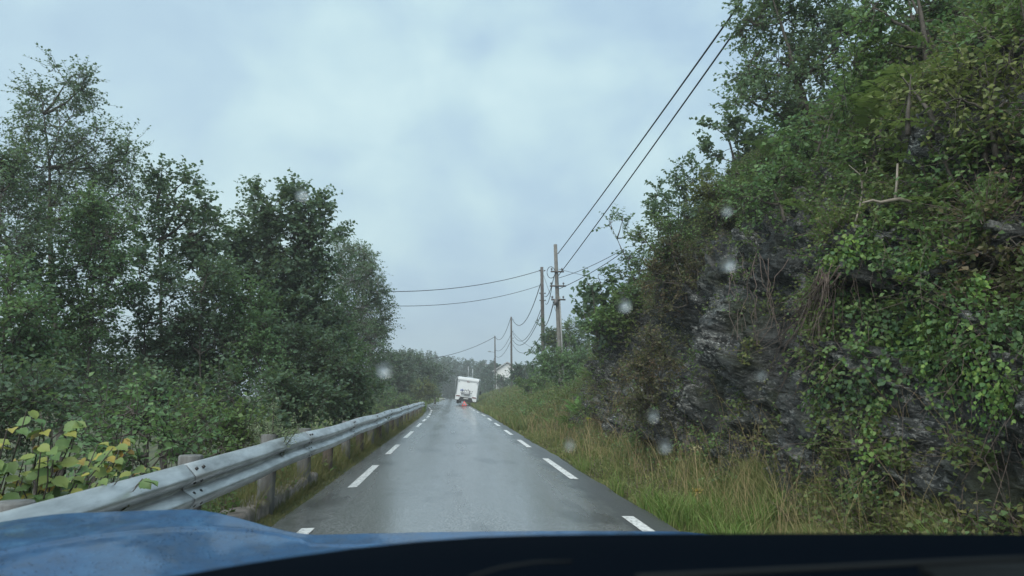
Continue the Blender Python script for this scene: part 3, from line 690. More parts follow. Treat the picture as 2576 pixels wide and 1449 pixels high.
slope_plant('hillside_bush', 'bushy small tree at the skyline above the rusty shrubs', 'bush', (1690, 600),
            [(1655, 490, 26, 36), (1700, 470, 34, 34), (1740, 460, 36, 46), (1650, 550, 30, 36), (1700, 540, 46, 46), (1760, 530, 40, 46)], 'alder', .09, .07, 1.7, tl=.35)
slope_plant('sapling', 'thin sapling with sparse leaves standing out against the sky', 'tree', (1605, 770),
            [(1535, 562, 16, 18), (1565, 556, 18, 14), (1580, 590, 20, 24), (1600, 640, 22, 30), (1575, 690, 16, 26), (1610, 700, 26, 40), (1590, 740, 30, 30)], 'birch', .085, .06, 1.3, r0=.04, stems=1, tl=.35)
slope_plant('hillside_bush', 'rounded leafy bush beside the wooden utility poles', 'bush', (1500, 850),
            [(1480, 715, 22, 26), (1510, 710, 26, 24), (1495, 760, 36, 34), (1530, 770, 36, 36), (1470, 800, 30, 30), (1510, 820, 46, 36)], 'alder', .12, .09, 2.0, tl=.45, shape=6)
slope_plant('hillside_bush', 'green bush on the bank at the foot of the tallest pole', 'bush', (1440, 940),
            [(1430, 830, 26, 30), (1465, 850, 34, 34), (1410, 870, 30, 36), (1450, 900, 50, 36), (1500, 880, 46, 40), (1400, 920, 36, 26)], 'herb', .12, .09, 2.2, tl=.45)
slope_plant('hillside_bush', 'green bush growing over the rock beside the rusty shrub', 'bush', (1560, 840),
            [(1540, 740, 0.1, 0.1), (1580, 790, 46, 40), (1540, 830, 50, 36), (1610, 760, 40, 40), (1550, 790, 40, 40)], 'herb', .1, .075, 1.9, tl=.4)
slope_plant('hillside_bush', 'wide light green thicket hiding the feet of the utility poles', 'bush', (1420, 985),
            [(1400, 905, 34, 32), (1440, 915, 38, 34), (1375, 930, 30, 26), (1350, 948, 24, 20), (1475, 925, 40, 38), (1430, 955, 50, 26), (1500, 960, 46, 36)], 'fresh', .09, .065, 1.9, tl=.4)
slope_plant('hillside_bush', 'low light green bush on the bank between ferns and house', 'bush', (1330, 995),
            [(1335, 962, 26, 18), (1310, 968, 20, 14), (1360, 968, 26, 18)], 'herb', .14, .1, 2.0, tl=.4)
slope_plant('rusty_shrub', 'rust brown shrub hanging down the rock beside the grassy verge', 'bush', (1640, 1000),
            [(1640, 870, 46, 46), (1610, 930, 46, 46), (1660, 950, 50, 50), (1590, 990, 46, 40), (1640, 1020, 56, 40), (1690, 890, 40, 40)], 'rust', .05, .036, 1.3, tl=.3, droop=.4)
slope_plant('rusty_shrub', 'reddish green shrub on the slope above the dark rock hollow', 'bush', (1720, 760),
            [(1690, 640, 46, 40), (1650, 700, 46, 40), (1720, 700, 50, 40), (1670, 770, 56, 36), (1740, 650, 40, 40)], 'rust', .055, .04, 1.2, tl=.3)
slope_plant('rusty_shrub', 'brown withered shrub at the edge of view above the ivy', 'bush', (2500, 740),
            [(2470, 590, 50, 40), (2540, 600, 46, 46), (2500, 660, 66, 46), (2560, 700, 40, 46), (2450, 680, 40, 36)], 'rust', .055, .04, 1.7, tl=.28)
slope_plant('hillside_bush', 'dark bush behind the two wooden utility poles', 'bush', (1385, 905),
            [(1380, 830, 18, 20), (1395, 855, 22, 24), (1370, 880, 28, 26), (1350, 905, 26, 22)], 'dark', .16, .12, 2.4, dY=6, tl=.6)
slope_plant('hillside_bush', 'low bush on the bank crest near the white house', 'bush', (1320, 965),
            [(1310, 930, 16, 14), (1335, 920, 16, 16), (1320, 945, 28, 14), (1290, 945, 18, 12), (1287, 940, 16, 13), (1303, 938, 10, 10)], 'needle', .2, .13, 2.2, dY=6, tl=.7)
slope_plant('hillside_bush', 'spreading thicket on the bank beyond the camper', 'bush', (1255, 985),
            [(1248, 962, 20, 14), (1272, 958, 22, 16), (1232, 972, 14, 10), (1260, 976, 26, 10), (1300, 968, 26, 14)], 'far', .2, .15, 2.4, tl=.7, dY=34)

for lab, bpx, bl, mt in (('green bush between the dark skyline tree and the bright broad-leaved tree', (2200, 300), [(2150, 170, 50, 50), (2200, 220, 56, 46), (2120, 240, 50, 40), (2240, 160, 40, 40)], 'herb'),
        ('yellow-green bush below the bright broad-leaved tree', (2330, 330), [(2300, 220, 56, 40), (2380, 220, 56, 46), (2340, 290, 66, 40), (2270, 280, 46, 36)], 'olive'),
        ('fresh green bush overhanging the shaded gap above the mossy log', (2400, 520), [(2370, 400, 50, 40), (2430, 430, 46, 36), (2390, 470, 56, 36)], 'fresh'),
        ('leafy bush in the upper corner of view over the olive bush', (2560, 200), [(2500, 40, 60, 46), (2570, 60, 50, 50), (2540, 110, 60, 40), (2480, 90, 40, 40)], 'herb'),
        ('green bush jutting from the slope over the rock ledge', (1990, 540), [(1950, 470, 56, 36), (2030, 470, 56, 36), (2090, 500, 46, 30), (1900, 500, 46, 36)], 'fresh'),
        ('brown-tinged bush on the slope edge above the small skyline tree', (1820, 560), [(1780, 480, 46, 40), (1830, 490, 50, 40), (1800, 540, 56, 34)], 'olive'),
        ('bush of mixed green below the sycamore bush', (1880, 520), [(1850, 440, 46, 36), (1920, 440, 46, 36), (1880, 480, 50, 30)], 'herb'),
        ('dense green bush behind the thin sapling', (1650, 760), [(1630, 610, 30, 30), (1660, 580, 30, 30), (1640, 670, 40, 36), (1690, 600, 36, 36)], 'herb')):
    slope_plant('hillside_bush', lab, 'bush', bpx, bl, mt, .056, .04, 2.0, tl=.3)

# ferns
def fronds(mb, P, D, Lf, pairs=15, wid=.16):
    n = len(P); tt = (np.arange(pairs) + .6) / pairs
    L = np.broadcast_to(Lf, (n,)); D = nrm(D)
    pos = P[:, None] + D[:, None] * (L[:, None] * tt)[..., None]; pos[..., 2] -= (L[:, None] * .4 * tt ** 2.2)
    tan = D[:, None] + 0 * pos; tan[..., 2] -= .8 * tt ** 1.2; tan = nrm(tan)
    side = nrm(np.cross(D, UP))[:, None] + 0 * pos
    Nn = np.cross(side, tan)
    pl = (L[:, None] * wid * 1.3 * np.sin(np.clip(.12 + tt * .95, 0, 1) * PI) ** .8 + .01)
    for sg in (1, -1):
        mb.leaves(pos.reshape(-1, 3), (side * sg + tan * .35 + rng.normal(size=pos.shape) * .06).reshape(-1, 3), Nn.reshape(-1, 3), pl.ravel(), (L[:, None] / pairs * 1.0 + 0 * pl).ravel(), fold=.0, droop=.1)
def fern_clump(px, py, n, Lf, label, mat='fern', spread=.25):
    b = hit(px, py); r_ = empty('fern', b); tag(r_, label, 'fern', 'ferns on the roadside bank'); lf = MB()
    P = rng.normal(size=(n, 3)) * spread; P = P[(b[0] + P[:, 0]) > edgeR(b[1] + P[:, 1]) + 1.0]; n = len(P); P[:, 2] = hill_z(b[0] + P[:, 0], b[1] + P[:, 1]) - hill_z(b[:1], b[1:2])
    a = rng.random(n) * 2 * PI; D = np.stack([np.cos(a) - .3, np.sin(a) - .3, .9 + .3 * rng.random(n)], -1)
    fronds(lf, P, D, Lf * (.7 + .5 * rng.random(n))); o = lf.build('fronds', LM[mat], r_)
fern_clump(1395, 1000, 120, .8, 'bright green fern clump on the bank above the grass', spread=1.3)
fern_clump(1365, 1005, 90, .75, 'bright fern clump lower on the bank toward the camper', spread=1.2)
fern_clump(1440, 1030, 80, .7, 'green fern clump between bright ferns and rusty shrub', spread=1.0)
fern_clump(2250, 260, 26, .8, 'fern fronds arching from the slope under the bright broad-leaved tree', 'herb', .3)
fern_clump(2520, 470, 24, .7, 'fern arching out beside the olive yellow bush', 'herb', .25)
fern_clump(1950, 400, 26, .8, 'fern below the dark skyline tree', 'herb', .3)
fern_clump(2330, 560, 22, .55, 'fern hanging above the ivy', 'herb', .2)

# cover of the hillside
def inpoly(x, y, poly):
    r = np.zeros(x.shape, bool); n = len(poly)
    for i in range(n):
        x0, y0 = poly[i]; x1, y1 = poly[i - 1]
        c = ((y0 > y) != (y1 > y)) & (x < (x1 - x0) * (y - y0) / (y1 - y0 + 1e-9) + x0); r ^= c
    return r
ROCK = [(1500, 890), (1530, 810), (1580, 860), (1640, 780), (1700, 740), (1790, 620), (1870, 560), (2050, 510), (2060, 600), (2110, 680), (2020, 770), (2090, 900), (2090, 1090), (2130, 1300), (1700, 1290), (1620, 1090), (1700, 1010), (1560, 900)]
ROCK2 = [(2230, 1000), (2330, 960), (2440, 1010), (2576, 1040), (2700, 1060), (2700, 1500), (2250, 1500), (2260, 1200)]
IVY = [(2075, 690), (2110, 600), (2230, 570), (2340, 610), (2450, 640), (2490, 780), (2440, 870), (2300, 930), (2230, 1010), (2220, 1120), (2260, 1300), (2160, 1290), (2120, 1120), (2075, 960), (2110, 830)]
IVY2 = [(2180, 900), (2400, 830), (2700, 860), (2700, 1080), (2450, 1060), (2330, 980)]
dY_ = np.gradient(ys)[:, None] * np.ones_like(HX); dS = np.linalg.norm(np.gradient(H, axis=1), axis=-1)
cellA = np.abs(dY_ * dS) * ((us >= 2.2) & (us < 11.6))[None] * ((ys > 4.6) & (ys < 150))[:, None]
def sample(n, falloff=1.0):
    wgt = cellA / np.maximum(HW, 3) ** falloff; wgt = np.where(HW > 1, wgt, 0).ravel()
    i = rng.choice(wgt.size, n, p=wgt / wgt.sum()); P = H.reshape(-1, 3)[i] + rng.normal(size=(n, 3)) * .03
    return P, HN2.reshape(-1, 3)[i], HPX.ravel()[i], HPY.ravel()[i]
P, N, px, py = sample(115000, 1.6)
pn_ = fbm(P * 1.6, 2, 79) > .16
rockin = (inpoly(px, py, ROCK) & ~(pn_ & (rng.random(len(P)) < .4))) | (inpoly(px, py, ROCK2) & (fbm(P * 1.2, 2, 78) < .12)); ivyin = inpoly(px, py, IVY) | inpoly(px, py, IVY2)
clumpn = fbm(P * .8, 3, 77)
keep = (~rockin | (rng.random(len(P)) < .035)) & ~(ivyin & (rng.random(len(P)) < .75)) & (clumpn > -.33)
P, N, px, py, cn = P[keep], N[keep], px[keep], py[keep], clumpn[keep]
Td = nrm(N * .9 + UP * .35 + rng.normal(size=P.shape) * .45 + np.array([-.1, -.1, 0]))
dist = np.linalg.norm(P - EYE, axis=1); kind = vnoise(P * .55 + 40, 5) + .35 * rng.normal(size=len(P))
redz = inpoly(px, py, [(1480, 950), (1560, 900), (1640, 640), (1760, 520), (1850, 560), (1720, 760), (1700, 1080), (1500, 1080)]) | inpoly(px, py, [(2380, 540), (2700, 520), (2700, 800), (2450, 800)])
sel_r = (redz & (rng.random(len(P)) < .42)) | (kind > .85); sel_o = ~sel_r & (kind > .35); sel_h = ~sel_r & ~sel_o
for nm, sel, mat, L, Wd, lab in (('herb_cover', sel_h, 'herb', .05, .036, 'green herbs and brambles matted over the rocky slope'), ('olive_cover', sel_o, 'olive', .048, .032, 'yellowish green scrub scattered over the rocky slope'), ('rusty_cover', sel_r, 'rust', .04, .028, 'rust brown bracken scattered over the rocky slope')):
    lf, wd = MB(), MB(); d_ = dist[sel]; far_ = d_ > 28
    for msk, sc in ((~far_, 1.0), (far_, 2.0)):
        n = int(msk.sum())
        spray(lf, wd, P[sel][msk], Td[sel][msk], (.12 + .4 * rng.random(n) ** 1.5) * sc ** .7, 8, L * sc, Wd * sc, .3, 4, .004)
    lf.build(nm, LM[mat]); o = bpy.data.objects[nm]; tag(o, lab, 'undergrowth', kind='stuff')
    sw = wd.build('twigs', ROOT, o)
# fern fronds in the cover
i = rng.choice(np.where(sel_h | sel_o)[0], 420, replace=False)
i = i[(dist[i] < 26) & (P[i, 2] > 3.2)]
lf = MB(); fronds(lf, P[i], nrm(N[i] * .7 + UP * .4 + rng.normal(size=(len(i), 3)) * .4), .45 + .4 * rng.random(len(i)))
tag(lf.build('fern_cover', LM['herb']), 'fern fronds among the scrub of the slope', 'ferns', kind='stuff')
# ivy
P, N, px, py = sample(200000, 2.5)
ivn = fbm(P * 1.3, 3, 88)
for poly, lab in ((IVY, 'thick curtain of heart-leaved ivy hanging over the rock face'), (IVY2, 'low ivy and bramble mat over the rock foot at the edge of view')):
    s_ = inpoly(px, py, poly) & (ivn > -.28); p, n = P[s_], N[s_]
    if len(p) > 30000: j = rng.choice(len(p), 30000, replace=False); p, n = p[j], n[j]
    root = empty('ivy', p.mean(0)); tag(root, lab, 'ivy'); q_ = p - p.mean(0); lf, wd = MB(), MB()
    out = (.06 + .28 * rng.random(len(p)) * (fbm(p * 1.7, 2, 90) + .6))[:, None]
    pos = q_ + n * out; D = -UP + n * .35 + rng.normal(size=p.shape) * .55
    sc = (.65 + .6 * rng.random(len(p))) * np.clip(np.linalg.norm(p - EYE, axis=1) / 8.5, .6, 1); lf.leaves(pos, D, n + UP * .25 + rng.normal(size=p.shape) * .3, .046 * sc, .043 * sc, shape=6, fold=.14)
    j = rng.choice(len(p), 260); e = q_[j] + n[j] * .1 - UP * (.2 + .4 * rng.random(260))[:, None] + rng.normal(size=(260, 3)) * .15
    wd.twigs(q_[j] + n[j] * .05, e, .003, .0015, .12)
    wd.build('vine', ROOT, root); lf.build('foliage', LM['ivy'], root)
# hanging roots
def rope(a, b, n=10, j=.05, sag=.15):
    u = np.linspace(0, 1, n)[:, None]; return a + (b - a) * u - UP * np.sin(u * PI) * sag + np.cumsum(rng.normal(size=(n, 3)) * j / n, 0) * np.sin(u * PI)
def off(p, d=.25): return p + nrm(EYE - p) * d
rt = MB(); b0 = off(hit(2060, 700), .35)
for i in range(70):
    s0 = off(hit(2075 + rng.normal() * 18, 690 + rng.normal() * 18), .3) - b0; e0 = off(hit(1960 + rng.normal() * 45, 830 + abs(rng.normal()) * 90), .12) - b0
    rt.tube(rope(s0, e0, 9, .35, .12 * rng.random()), np.linspace(.0055, .0022, 9) * rng.uniform(.4, 1.5), 4)
o = rt.build('hanging_roots', ROOT, None); o.location = b0; tag(o, 'tangle of bare brown roots hanging from the ivy edge over the rock', 'roots')
rt = MB(); b1 = off(hit(1890, 700), .2)
for i in range(16):
    s0 = off(hit(1880 + rng.normal() * 30, 640), .2) - b1; e0 = off(hit(1900 + rng.normal() * 40, 860), .15) - b1
    rt.tube(rope(s0, e0, 9, .4, 0), np.linspace(.007, .003, 9), 4)
o = rt.build('hanging_roots', ROOT, None); o.location = b1; tag(o, 'thin bare roots trailing down over the dark rock hollow', 'roots')
# dead branches
b2 = off(hit(2150, 620), .3); db = MB()
def pth(pts, d=.35):
    c = hit(*pts[len(pts) // 2]); Y = c[1] - d
    return np.array([at_y(x, y, Y) for x, y in pts])
Ys = hit(2163, 520)[1] - .35; pq = lambda pts: np.array([at_y(x, y, Ys) for x, y in pts]) - b2
db.tube(pq([(2130, 615), (2150, 570), (2163, 520), (2170, 480), (2165, 440), (2135, 415)]), [.014, .013, .011, .01, .007, .003], 6); db.tube(pq([(2168, 470), (2172, 450), (2182, 425), (2176, 405)]), [.008, .007, .005, .003], 5); db.tube(pq([(2160, 530), (2175, 545), (2190, 555), (2182, 575), (2170, 590)]), [.008, .007, .006, .005, .003], 5)
o = db.build('bare_sapling', DEADWOOD, None, True); o.location = b2; tag(o, 'pale bare forked sapling stem leaning before the ivy', 'dead tree')
b3 = off(hit(2260, 505), .3); db = MB()
db.tube(pth([(2170, 510), (2195, 504), (2215, 509), (2240, 504), (2262, 501), (2285, 506), (2305, 514), (2330, 519)]) - b3, [.008, .012, .014, .017, .018, .016, .012, .006], 7)
o = db.build('mossy_log', DEADWOOD, None, True); o.location = b3; tag(o, 'pale mossy log lying across the slope above the ivy', 'log')
b4 = off(hit(2256, 460), .3); db = MB(); db.tube(pth([(2252, 500), (2256, 460), (2258, 412)]) - b4, [.013, .011, .009], 7)
o = db.build('broken_stem', DEADWOOD, None, True); o.location = b4; tag(o, 'upright broken grey stem standing on the mossy log', 'dead tree')

# ------------------------------------------------------------------ grass
def gmat(name, cols):
    return leafmat(name, [tuple(x * .68 for x in c) for c in cols], None, .3, .6, .25)
GR1 = gmat('verge_grass', [(.07, .11, .032), (.1, .14, .042), (.16, .165, .065), (.24, .21, .1), (.08, .125, .034), (.13, .125, .055)])
GR2 = gmat('green_grass', [(.06, .12, .025), (.09, .15, .03), (.12, .17, .05), (.17, .17, .07)])
STRAW = gmat('straw', [(.22, .17, .09), (.3, .24, .13), (.16, .11, .06)])
def blades(mb, P, h, wd_, lean=.35, curl=.3, wind=(0, 0)):
    n = len(P); a = rng.random(n) * 2 * PI; d = np.stack([np.cos(a), np.sin(a), 0 * a], -1) * (lean * (.3 + rng.random(n)))[:, None] + np.array([wind[0], wind[1], 0])
    fa = rng.random(n) * PI; s = np.stack([np.cos(fa), np.sin(fa), 0 * fa], -1)
    h = h[:, None]; V = np.empty((n, 7, 3)); w_ = np.broadcast_to(wd_, (n,))[:, None]
    for k, (u, ww) in enumerate(((0, 1), (.4, .9), (.75, .6))):
        c = P + UP * h * u * (1 - curl * .3 * u) + d * h * u ** 1.7
        V[:, 2 * k] = c - s * w_ * ww / 2; V[:, 2 * k + 1] = c + s * w_ * ww / 2
    V[:, 6] = P + UP * h * (1 - curl * .4) + d * h * 1.15
    b = (np.arange(n) * 7)[:, None, None]
    mb.add(V, (b + np.array([(0, 1, 3, 2), (2, 3, 5, 4)])[None]).reshape(-1, 4), (b + np.array([(4, 5, 6)])[None]).reshape(-1, 3))
def strip(n, y0, y1, f, pw=1.6):
    u = rng.random(n); Y = (y0 ** (1 - pw) + u * (y1 ** (1 - pw) - y0 ** (1 - pw))) ** (1 / (1 - pw)); return Y, f(Y, rng.random(n))
mb = MB(); n = 95000
Y, X = strip(n, 5.0, 75, lambda Y, r: edgeR(Y) + .02 + (1.6 + .9 * sstep(18, 35, Y)) * r)
tu = fbm(np.stack([X * 2.2, Y * 1.4, 0 * X], -1), 3, 14); z = hill_z(X, Y)
edge = np.clip((X - edgeR(Y)) / .5, .22, 1)
h = (.09 + .23 * np.clip(tu + .4, 0, 1.2)) * edge * rng.uniform(.35, 1.3, n)
blades(mb, np.stack([X, Y, z - .02], -1), h, np.maximum(.005, Y * .0007) * rng.uniform(.7, 1.4, n), .75, .5)
tag(mb.build('verge_grass', GR1), 'long dry yellow-green grass on the verge below the rock', 'grass', kind='stuff')
mb = MB(); n = 16000; Y, X = strip(n, 5.0, 14, lambda Y, r: edgeR(Y) + .05 + 1.3 * r)
tu = fbm(np.stack([X * 1.5, Y * 1.2, 0 * X + 5], -1), 2, 15); kp = tu > .12; X, Y = X[kp], Y[kp]; n = len(X)
blades(mb, np.stack([X, Y, hill_z(X, Y) - .02], -1), rng.uniform(.2, .5, n), .008, .6, .5)
tag(mb.build('green_grass', GR2), 'fresh green grass tufts among the dry verge grass', 'grass', kind='stuff')
mb = MB(); n = 900; Y, X = strip(n, 5.5, 30, lambda Y, r: edgeR(Y) + .5 + 1.3 * r, 1.2)
blades(mb, np.stack([X, Y, hill_z(X, Y)], -1), rng.uniform(.4, 1.0, n), np.maximum(.0035, Y * .0005), .5, .2)
tag(mb.build('straw_stalks', STRAW), 'tall thin straw stalks in front of the rock foot', 'grass', kind='stuff')
lf, wd = MB(), MB(); n = 1500; Y, X = strip(n, 5.5, 34, lambda Y, r: edgeR(Y) + .15 + 1.7 * r, 1.2); kp = fbm(np.stack([X, Y * .8, 0 * X], -1), 2, 19) > .05; X, Y = X[kp], Y[kp]; n = len(X)
spray(lf, wd, np.stack([X, Y, hill_z(X, Y)], -1), nrm(UP + rng.normal(size=(n, 3)) * .5), .15 + .25 * rng.random(n), 7, .045, .03, .2)
o = lf.build('verge_weeds', LM['olive']); tag(o, 'small leafy weeds scattered through the dry verge grass', 'weeds', kind='stuff'); wd.build('stems', ROOT, o)
# bank meadow further on
mb = MB(); n = 70000; Y, X = strip(n, 28, 160, lambda Y, r: edgeR(Y) + .1 + (1.5 + 7 * r) * r ** .6, 1.3)
blades(mb, np.stack([X, Y, hill_z(X, Y) - .03], -1), rng.uniform(.25, .6, n), Y * .0011, .4)
tag(mb.build('bank_grass', gmat('bank_grass', [(.07, .11, .035), (.1, .14, .045), (.15, .15, .06), (.13, .1, .05)])), 'grass and weeds on the low bank beside the camper', 'grass', kind='stuff')
# near side of the rail
mb = MB(); n = 42000; Y, X = strip(n, 3.5, 62, lambda Y, r: edgeL(Y) + .02 - .45 * r)
z = np.where((X < -1.98) & (Y < 11.4), -9, left_z(X, Y)); kp = z > -5; X, Y, z = X[kp], Y[kp], z[kp]; n = len(X)
edge = np.clip((edgeL(Y) - X) / .2, .3, 1)
blades(mb, np.stack([X, Y, z - .02], -1), rng.uniform(.08, .24, n) * edge * np.where((Y < 8.5) & (X < -1.9), .45, 1), np.maximum(.004, Y * .0006), .6)
n = 9000; Y, X = strip(n, 8, 66, lambda Y, r: railx(Y) - .1 - .6 * r)
z = left_z(X, Y); blades(mb, np.stack([X, Y, z - .02], -1), rng.uniform(.2, .55, n), np.maximum(.005, Y * .0007), .5)
tag(mb.build('strip_grass', gmat('strip_grass', [(.08, .1, .03), (.13, .13, .05), (.16, .13, .06), (.06, .09, .03)])), 'short mossy grass strip between asphalt and guardrail posts', 'grass', kind='stuff')
# weeds under the rail
lf, wd = MB(), MB(); n = 1500; Y, X = strip(n, 4, 40, lambda Y, r: railx(Y) - .25 - .9 * r); P = np.stack([X, Y, left_z(X, Y)], -1)
spray(lf, wd, P, nrm(UP + rng.normal(size=(n, 3)) * .5), .2 + .3 * rng.random(n), 7, .07, .05, .2)
o = lf.build('weeds', LM['herb']); tag(o, 'leafy weeds growing around the guardrail posts', 'weeds', kind='stuff'); wd.build('stems', ROOT, o)
# verge beyond the rail end and wood floor
mb = MB(); n = 30000; Y, X = strip(n, 55, 200, lambda Y, r: edgeL(Y) - .05 - 14 * r ** 1.5, 1.3)
blades(mb, np.stack([X, Y, left_z(X, Y) - .03], -1), rng.uniform(.2, .5, n), Y * .0012, .4)
tag(mb.build('meadow_grass', GR2), 'green grass on the verge beyond the guardrail end', 'grass', kind='stuff')
lf, wd = MB(), MB(); n = 16000; Y = rng.uniform(4.5, 34, n); X = -2.6 - 9 * rng.random(n) ** 1.2 - Y * .12 * rng.random(n); P = np.stack([X, Y, left_z(X, Y)], -1)
kp = fbm(P * .7, 2, 33) > -.4; P = P[kp]
spray(lf, wd, P, nrm(UP + rng.normal(size=P.shape) * .5), .3 + .6 * rng.random(len(P)), 9, .085, .06, .25)
o = lf.build('wood_undergrowth', LM['dark']); tag(o, 'dark undergrowth on the wood floor behind the guardrail', 'undergrowth', kind='stuff'); wd.build('stems', ROOT, o)
# a few single roadside flowers
for px, py, lab, m in ((1752, 1238, 'yellow ragwort flower head low in the dry grass', (.3, .22, .04)), (1748, 1130, 'pale umbel seed head at the rock foot', (.33, .3, .16)), (1480, 1055, 'yellow-leaved small weed above the grass verge', (.3, .3, .04))):
    p = at_y(px, py, 8.2 if px > 1700 else 14); r_ = empty('wildflower', (p[0], p[1], hill_z(p[:1], p[1:2])[0])); hgt = p[2] - r_.location.z
    tag(r_, lab, 'flower', 'single flowers on the verge'); a_, b_ = MB(), MB(); a_.tube([(0, 0, 0), (.02, 0, hgt * .5), (0, 0, hgt)], [.005, .004, .003], 5)
    n = 60; D = nrm(rng.normal(size=(n, 3)) + UP * .8); b_.leaves(np.array([0, 0, hgt]) + D * .05 * rng.random((n, 1)) * np.array([1.3, 1.3, .7]), D, UP + rng.normal(size=(n, 3)) * .5, .022, .012)
    a_.build('stem', STRAW, r_); b_.build('flower_head', plain('flower_' + lab.split()[0], m, .7), r_)

# ------------------------------------------------------------------ utility poles and cables
WOODP = plain('pole_wood', (.15, .146, .132), .85, var=.35, scale=5, bump=.3)
WOODB = plain('pole_wood_brown', (.09, .08, .072), .85, var=.35, scale=5, bump=.3)
STEEL = plain('pole_steel', (.35, .37, .38), .45, .5, var=.1)
PORC = plain('insulator_grey', (.1, .1, .1), .4)
CAB = plain('cable_black', (.02, .021, .022), .6, var=.1)
G5 = 'utility poles along the bank'
def pole(label, Y, top, bot_px, r, mat, name='utility_pole'):
    T = at_y(*top, Y); B_ = at_y(bot_px, 990, Y); B_[2] = hill_z(B_[:1], B_[1:2])[0] - .4; root = empty(name, B_); tag(root, label, 'pole', G5)
    m = MB(); u = np.linspace(0, 1, 6)[:, None]; P = (T - B_) * u; m.tube(P, np.linspace(r, r * .72, 6), 12); m.build('shaft', mat, root, True)
    return root, T, B_
def at_frac(T, B_, f): return B_ + (T - B_) * f
def local(root, p): return np.asarray(p, float) - np.array(root.location)
def insul(root, p, d=(0, 0, 1)):
    m = MB(); p = local(root, p); d = np.array(d, float); m.tube([p, p + d * .05, p + d * .06, p + d * .12, p + d * .16], [.02, .02, .055, .05, .02], 8); m.build('insulator', PORC, root, True)
pa, TA, BA = pole('tallest pale wooden utility pole with cable brackets by the rounded bush', 40, (1397, 615), 1412, .135, WOODP)
for (yy, w_) in ((1.55, .28), (2.35, .34), (3.1, .3)):
    c = at_frac(TA, BA, 1 - yy / (TA[2] - BA[2])); m = MB(); c0 = local(pa, c); m.box(c0[0] - w_ * 1.2, c0[0] + w_ * 1.4, c0[1] - .19, c0[1] - .11, c0[2] - .04, c0[2] + .04); m.build('crossarm', WOODB, pa)
    insul(pa, c + np.array([-w_, -.15, .05])); insul(pa, c + np.array([w_, -.15, .05]))
m = MB(); c = local(pa, at_frac(TA, BA, 1 - 1.5 / (TA[2] - BA[2])))
th = np.linspace(0, 2 * PI, 18); m.tube(np.stack([c[0] - .32 + .22 * np.cos(th), 0 * th + c[1] - .16, c[2] - .1 + .32 * np.sin(th)], -1), .018, 5); m.build('cable_loop', CAB, pa)
m = MB(); q0 = local(pa, at_frac(TA, BA, .66)); q1 = local(pa, at_frac(TA, BA, .02)); m.tube([q0 + [.1, -.12, 0], (q0 + q1) / 2 + [.14, -.12, 0], q1 + [.16, -.12, 0]], .04, 8); m.build('cable_pipe', plain('grey_pipe', (.25, .26, .25), .6), pa, True)
m = MB(); c = local(pa, at_frac(TA, BA, 1 - 3.2 / (TA[2] - BA[2]))); m.box(c[0] - .22, c[0] - .02, c[1] - .3, c[1] - .12, c[2] - .22, c[2] + .12); m.build('junction_box', PORC, pa)
pb, TB, BB = pole('brown wooden utility pole where two cables cross the road', 51, (1363, 672), 1368, .15, WOODB)
for yy in (.3, 1.9, 2.4): insul(pb, at_frac(TB, BB, 1 - yy / (TB[2] - BB[2])) + np.array([.1, -.12, 0]), (.8, -.3, .3)); insul(pb, at_frac(TB, BB, 1 - yy / (TB[2] - BB[2])) + np.array([-.1, -.12, 0]), (-.8, -.3, .3))
pc, TC, BC = pole('thin utility pole in front of the white house gable', 85, (1286, 797), 1287, .13, WOODB)
for yy in (.4, 1.7, 2.5): insul(pc, at_frac(TC, BC, 1 - yy / (TC[2] - BC[2])) + np.array([.12, -.1, 0]), (.8, -.3, .3))
pd_, TD, BD = pole('utility pole carrying a street lamp arm beyond the house', 115, (1245, 845), 1246, .13, WOODB)
c = local(pd_, at_frac(TD, BD, .72)); m = MB(); m.tube([c, c + [-.4, -.1, .06], c + [-.7, -.1, .12]], .035, 6); lamp = m.build('lamp_arm', STEEL, pd_); m = MB(); m.tube([c + [-.6, -.1, .1], c + [-.85, -.1, .16], c + [-1.15, -.1, .18]], [.05, .09, .04], 8); m.build('lamp_head', STEEL, lamp, True)
pe, TE, BE = pole('far pale pole with small crosspiece over the wood', 190, (1222, 913), 1222, .13, STEEL); insul(pe, TE, (.2, 0, .9)); m = MB(); c = local(pe, TE); m.box(c[0] - .9, c[0] + .9, c[1] - .1, c[1] + .1, c[2] - .5, c[2] - .35); m.build('crossarm', WOODB, pe)
pf, TF, BF = pole('slim pale pole rising straight behind the camper roof', 170, (1178, 921), 1178, .1, STEEL, 'steel_pole')
pg, TG, BG = pole('slim pale pole behind the sloping corner of the camper roof', 160, (1189, 928), 1189, .1, STEEL, 'steel_pole')
# street lamp behind the camper
B_ = at_y(1146, 990, 150.); B_[2] = 0; T_ = at_y(1146, 950, 150.); root = empty('street_lamp', B_); tag(root, 'small street lamp peeping over the camper roof corner', 'street lamp')
m = MB(); m.tube([(0, 0, 0), (0, 0, T_[2] - .3), (.3, 0, T_[2])], [.07, .05, .04], 8); m.build('lamp_post', STEEL, root, True); m = MB(); m.tube([(.2, 0, T_[2]), (.6, 0, T_[2] + .1), (1.1, 0, T_[2] + .1)], [.08, .16, .06], 8); m.build('lamp_head', STEEL, root, True)

